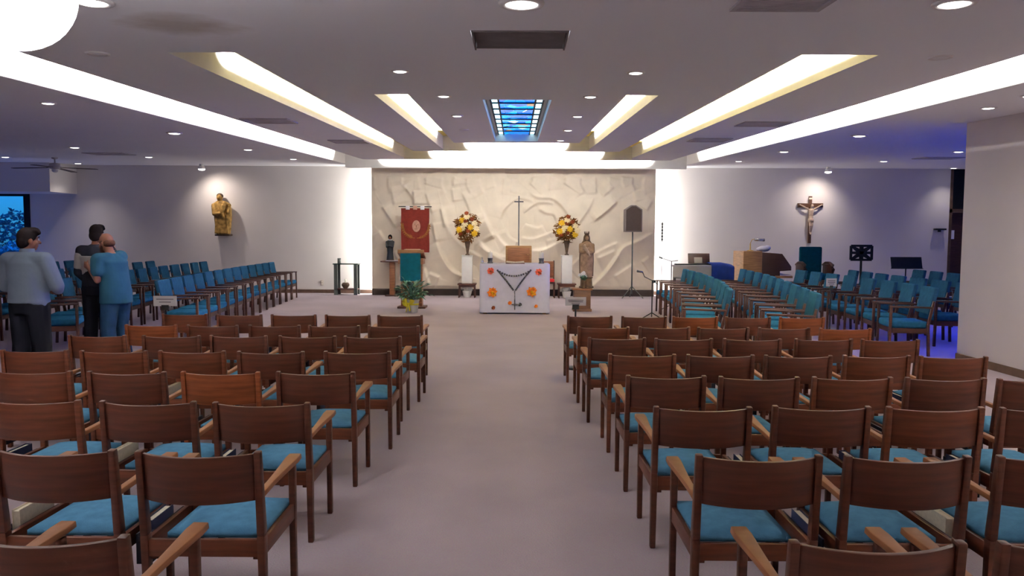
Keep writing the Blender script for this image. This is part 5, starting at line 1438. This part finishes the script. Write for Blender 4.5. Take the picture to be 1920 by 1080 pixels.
def make_person(loc, rz, label, J, skin, hgt=1.0):
    """J: joints in local metres (facing +Y). One continuous body mesh."""
    mb = MB()
    nk, hd = Vector(J['neck']), Vector(J['head'])
    # head
    yaw = J.get('yaw', 0.0); pit = J.get('pitch', 0.0)
    Rm = Matrix.Rotation(yaw, 3, 'Z') @ Matrix.Rotation(pit, 3, 'X')
    h = MB(); h.ball((0, -.012, .03), (.076, .095, .098), 18, 12); h.ball((0, .022, -.035), (.062, .072, .085), 16, 10); h.ball((0, .05, -.085), (.036, .036, .03), 10, 8)
    h.cap((0, .085, .012), (0, .112, -.026), .011, .016, 8)
    h.ball((0, .080, -.062), (.026, .016, .010), 8, 6)
    for s in (-1, 1): h.ball((s * .080, -.008, -.015), (.013, .024, .034), 8, 6); h.ball((s * .033, .072, .030), (.024, .014, .010), 8, 6); h.ball((s * .045, .058, -.03), (.022, .02, .02), 8, 6)
    for v in range(len(h.v)): h.v[v] = tuple(Rm @ Vector(h.v[v]) + hd)
    mb.add(h.v, h.f)
    mb.cap(nk + Vector((0, -.005, -.05)), hd + Rm @ Vector((0, -.02, -.06)), .058, .052)
    ch, pv = Vector(J['chest']), Vector(J['pelvis'])
    mid = (ch + pv) / 2
    mb.loft([(pv.x, pv.y, pv.z - .10, .12, .095), (pv.x, pv.y, pv.z, .165, .115), (mid.x, mid.y, mid.z, .15, .105), (ch.x, ch.y, ch.z - .06, .17, .115), (ch.x, ch.y, ch.z + .06, .175, .11), (nk.x, nk.y, nk.z - .04, .10, .08), (nk.x, nk.y, nk.z, .06, .055)], 24)
    for s, k in ((-1, 'l'), (1, 'r')):
        sh, el, wr = (Vector(J[a + k]) for a in ('sh', 'el', 'wr'))
        mb.cap(ch + Vector((s * .08, 0, .08)), sh, .07, .06); mb.cap(sh, el, .056, .042); mb.cap(el, wr, .042, .027)
        hand(mb, wr, J['hd' + k], J['pn' + k], J.get('ts' + k, s), J.get('curl', .7))
        hp, kn, an = (Vector(J[a + k]) for a in ('hp', 'kn', 'an'))
        mb.cap(hp, kn, .085, .058); mb.cap(kn, an, .056, .038); mb.cap(an + Vector((0, -.03, -.03)), an + Vector((s * .02, .14, -.05)), .035, .028)
    root = remesh(mb, 'person', skin, None, .0105, 2)
    root.location = loc; root.rotation_euler = (0, 0, rz)
    tag(root, label, 'person')
    return root, Rm, hd
def garment_top(root, J, m, hem, ease=.022, sleeve=1.0, name='shirt', bulk=1.0, extra=None):
    ch, pv, nk = Vector(J['chest']), Vector(J['pelvis']), Vector(J['neck'])
    mb = MB(); e = ease; b = bulk
    rings = [(pv.x, pv.y, hem, .185 * b + e, .135 * b + e), (pv.x, pv.y, pv.z + .02, .18 * b + e, .13 * b + e), ((ch.x + pv.x) / 2, (ch.y + pv.y) / 2, (ch.z + pv.z) / 2, .165 * b + e, .125 * b + e), (ch.x, ch.y, ch.z - .06, .175 * b + e, .118 * b + e), (ch.x, ch.y, ch.z + .06, .178 * b + e, .112 * b + e), (nk.x, nk.y, nk.z - .045, .11 + e, .085 + e), (nk.x, nk.y, nk.z - .012, .062 + e * .8, .056 + e * .8)]
    mb.loft(rings, 28)
    for s, k in ((-1, 'l'), (1, 'r')):
        sh, el, wr = (Vector(J[a + k]) for a in ('sh', 'el', 'wr'))
        mb.cap(ch + Vector((s * .08, 0, .08)), sh, .075 + e, .062 + e)
        if sleeve >= .99: mb.cap(sh, el, .060 + e, .048 + e); mb.cap(el, el.lerp(wr, .9), .048 + e, .034 + e * .6)
        else: mb.cap(sh, sh.lerp(el, sleeve), .062 + e, .056 + e)
    if extra: extra(mb)
    return remesh(mb, name, m, root, .013, 3)
def garment_legs(root, J, m, ease=.02, name='trousers', skirted=False):
    pv = Vector(J['pelvis']); mb = MB(); e = ease
    mb.loft([(pv.x, pv.y, pv.z - .14, .15 + e, .11 + e), (pv.x, pv.y, pv.z - .04, .172 + e, .122 + e), (pv.x, pv.y, pv.z + .07, .165 + e, .118 + e)], 24)
    for s, k in ((-1, 'l'), (1, 'r')):
        hp, kn, an = (Vector(J[a + k]) for a in ('hp', 'kn', 'an'))
        mb.cap(hp, kn, .092 + e, .070 + e); mb.cap(kn, an.lerp(kn, .03), .070 + e, .062 + e)
    return remesh(mb, name, m, root, .013, 3)
def shoes(root, J):
    for s, k in ((-1, 'l'), (1, 'r')):
        a = Vector(J['an' + k]); f = Vector(J.get('ft' + k, (s * .02, .17, 0)))
        mb = MB(); mb.cap((a.x - f.x * .25, a.y - f.y * .3, .045), (a.x + f.x, a.y + f.y, .038), .043, .036); mb.cap((a.x, a.y, .05), (a.x, a.y, .09), .045, .045)
        remesh(mb, 'shoe', M['shoe'], root, .01, 2)
def hair_cap(root, Rm, hd, m, full=True):
    h = MB(); h.ball((0, -.02, .042), (.087, .100, .100), 18, 12); h.ball((0, -.055, -.02), (.078, .068, .085), 14, 10)
    if full: h.ball((.01, .04, .105), (.07, .065, .042), 14, 10); h.ball((.03, .075, .085), (.045, .035, .028), 10, 8)
    for v in range(len(h.v)): h.v[v] = tuple(Rm @ Vector(h.v[v]) + hd)
    return remesh(h, 'hair', m, root, .011, 2)
def eyes(root, Rm, hd, brow=True):
    for s in (-1, 1):
        c = Rm @ Vector((s * .032, .086, .008)) + hd
        e = MB().ball(c, .0085, 10, 8).build('eye', M['card'], root, smooth=True)
        MB().ball(Rm @ Vector((s * .032, .0945, .008)) + hd, .0055, 8, 6).build('iris', M['hair'], e, smooth=True)
        if brow: MB().tube([Rm @ Vector((s * .016, .092, .036)) + hd, Rm @ Vector((s * .034, .091, .042)) + hd, Rm @ Vector((s * .052, .078, .036)) + hd], .005, 6).build('eyebrow', M['hair'], root)

# man with a pale blue shirt, back to us, head turned to the right
P1 = at_y(56, 600, 8.0)
J = dict(pelvis=(0, 0, 1.0), chest=(0, -.01, 1.36), neck=(0, .0, 1.555), head=(.0, .03, 1.672), yaw=-.6, pitch=-.05,
         shl=(-.215, -.01, 1.455), ell=(-.30, .03, 1.17), wrl=(-.16, .24, 1.09), hdl=(.8, .55, -.1), pnl=(.2, -.8, .2), tsl=-1,
         shr=(.215, -.01, 1.455), elr=(.305, .04, 1.17), wrr=(.16, .26, 1.10), hdr=(-.8, .5, -.1), pnr=(-.2, -.8, .2), tsr=1,
         hpl=(-.10, 0, .95), knl=(-.115, .02, .52), anl=(-.125, -.02, .09), hpr=(.10, 0, .95), knr=(.12, .02, .52), anr=(.135, -.01, .09))
r, Rm, hd = make_person((P1.x, 8.0, 0), R(-6), 'person in a pale blue shirt and black trousers standing with their back to us, head turned right', J, M['skin_tan'])
r['label'] = 'person in pale blue shirt and black trousers, back turned, at the left edge'
garment_legs(r, J, M['trousers'], .030)
r.scale = (.975, .975, .975)
tail = garment_top(r, J, M['shirt_pale'], .985, .030, 1.0, 'shirt', 1.06, lambda mb: mb.cap((.13, -.06, 1.0), (.17, -.02, .965), .06, .05))
MB().loft([(0, -.003, 1.535, .080, .076), (0, .0, 1.565, .074, .070), (0, .004, 1.58, .070, .066)], 20, cap=False).build('collar', M['shirt_pale'], r, smooth=True)
hair_cap(r, Rm, hd, M['hair']); shoes(r, J); eyes(r, Rm, hd)
# man in a black and pale grey sweater further back, facing away
P2 = at_y(184, 600, 10.15)
J = dict(pelvis=(0, 0, 1.02), chest=(0, .0, 1.40), neck=(0, .01, 1.60), head=(0, .035, 1.725), yaw=.1, pitch=-.08,
         shl=(-.205, 0, 1.50), ell=(-.25, -.01, 1.20), wrl=(-.19, .15, 1.02), hdl=(.2, .7, -.5), pnl=(1, .1, 0), tsl=-1,
         shr=(.205, 0, 1.50), elr=(.28, .10, 1.24), wrr=(.22, .24, 1.06), hdr=(.1, .8, -.3), pnr=(-1, .1, 0), tsr=1,
         hpl=(-.10, 0, .97), knl=(-.11, .02, .53), anl=(-.115, -.02, .09), hpr=(.10, 0, .97), knr=(.11, .02, .53), anr=(.12, -.01, .09))
r, Rm, hd = make_person((P2.x, 10.15, 0), R(-4), 'person in a black and pale grey sweater being hugged, dark hair seen from behind', J, M['skin_tan'])
r.scale = (.985, .985, .985); garment_legs(r, J, M['trousers'], .02); garment_top(r, J, M['sweater_black'], 1.0, .018, 1.0, 'sweater', 1.0)
mb = MB(); ch = Vector(J['chest']); mb.loft([(0, 0, 1.16, .187, .142), (0, 0, 1.26, .196, .142), (0, 0, 1.38, .206, .146), (0, 0, 1.43, .209, .144)], 28)
for s, k in ((-1, 'l'), (1, 'r')):
    sh, el = Vector(J['sh' + k]), Vector(J['el' + k]); mb.cap(sh.lerp(el, .2), sh.lerp(el, .75), .082, .074)
remesh(mb, 'pale_band', M['sweater_grey'], r, .012, 2)
hair_cap(r, Rm, hd, M['hair']); shoes(r, J); eyes(r, Rm, hd)
# bald bearded man in a blue tee, leaning in and hugging him
P3 = at_y(217, 600, 9.75)
rz3 = R(74)
dv = Vector((P2.x - P3.x, 10.15 - 9.75, 0)); loc = Matrix.Rotation(-rz3, 3, 'Z') @ dv
bx_, by_ = loc.x, loc.y                       # the other person's place in this one's frame
J = dict(pelvis=(0, -.02, .93), chest=(0, .02, 1.285), neck=(0, .05, 1.465), head=(-.0, .115, 1.585), yaw=.0, pitch=-.25,
         shl=(-.195, .06, 1.37), ell=(-.225, .05, 1.11), wrl=(bx_ - .20, by_ - .06, 1.27), hdl=(.35, .8, .25), pnl=(.9, -.2, 0), tsl=-1,
         shr=(.195, .08, 1.40), elr=(.24, .25, 1.40), wrr=(bx_ + .10, by_ - .20, 1.52), hdr=(-.8, .45, .15), pnr=(-.2, .3, -.9), tsr=1,
         hpl=(-.10, -.02, .88), knl=(-.12, .01, .48), anl=(-.13, -.05, .085), hpr=(.10, -.02, .88), knr=(.12, .04, .48), anr=(.14, -.02, .085))
r, Rm, hd = make_person((P3.x, 9.75, 0), rz3, 'balding bearded person in a blue shirt and jeans hugging another person', J, M['skin'])
garment_legs(r, J, M['jeans'], .026, 'jeans'); garment_top(r, J, M['shirt_blue'], .80, .030, .55, 'shirt', 1.04)
h = MB(); h.ball((0, -.045, -.012), (.083, .068, .058), 16, 10)
for s in (-1, 1): h.ball((s * .072, .0, .01), (.014, .03, .03), 8, 6)
for v in range(len(h.v)): h.v[v] = tuple(Rm @ Vector(h.v[v]) + hd)
o = remesh(h, 'hair', M['beard'], r, .010, 2); o['label'] = 'short brown fringe of hair'
h = MB(); h.ball((0, .055, -.092), (.052, .045, .042), 14, 10)
for s in (-1, 1): h.cap((s * .062, .02, -.03), (s * .045, .055, -.085), .018, .024, 8)
for v in range(len(h.v)): h.v[v] = tuple(Rm @ Vector(h.v[v]) + hd)
remesh(h, 'beard', M['beard'], r, .010, 2); shoes(r, J); eyes(r, Rm, hd)
# ------------------------------------------------------------------ view
S.view_settings.view_transform = 'Standard'
S.view_settings.look = 'None'
S.view_settings.gamma = 1.0
S.view_settings.use_curve_mapping = False
S.view_settings.exposure = 0.42
S.cycles.use_denoising = True
S.cycles.max_bounces = 8
S.cycles.diffuse_bounces = 6
S.cycles.sample_clamp_indirect = 6.0
S.cycles.caustics_reflective = False
S.cycles.caustics_refractive = False
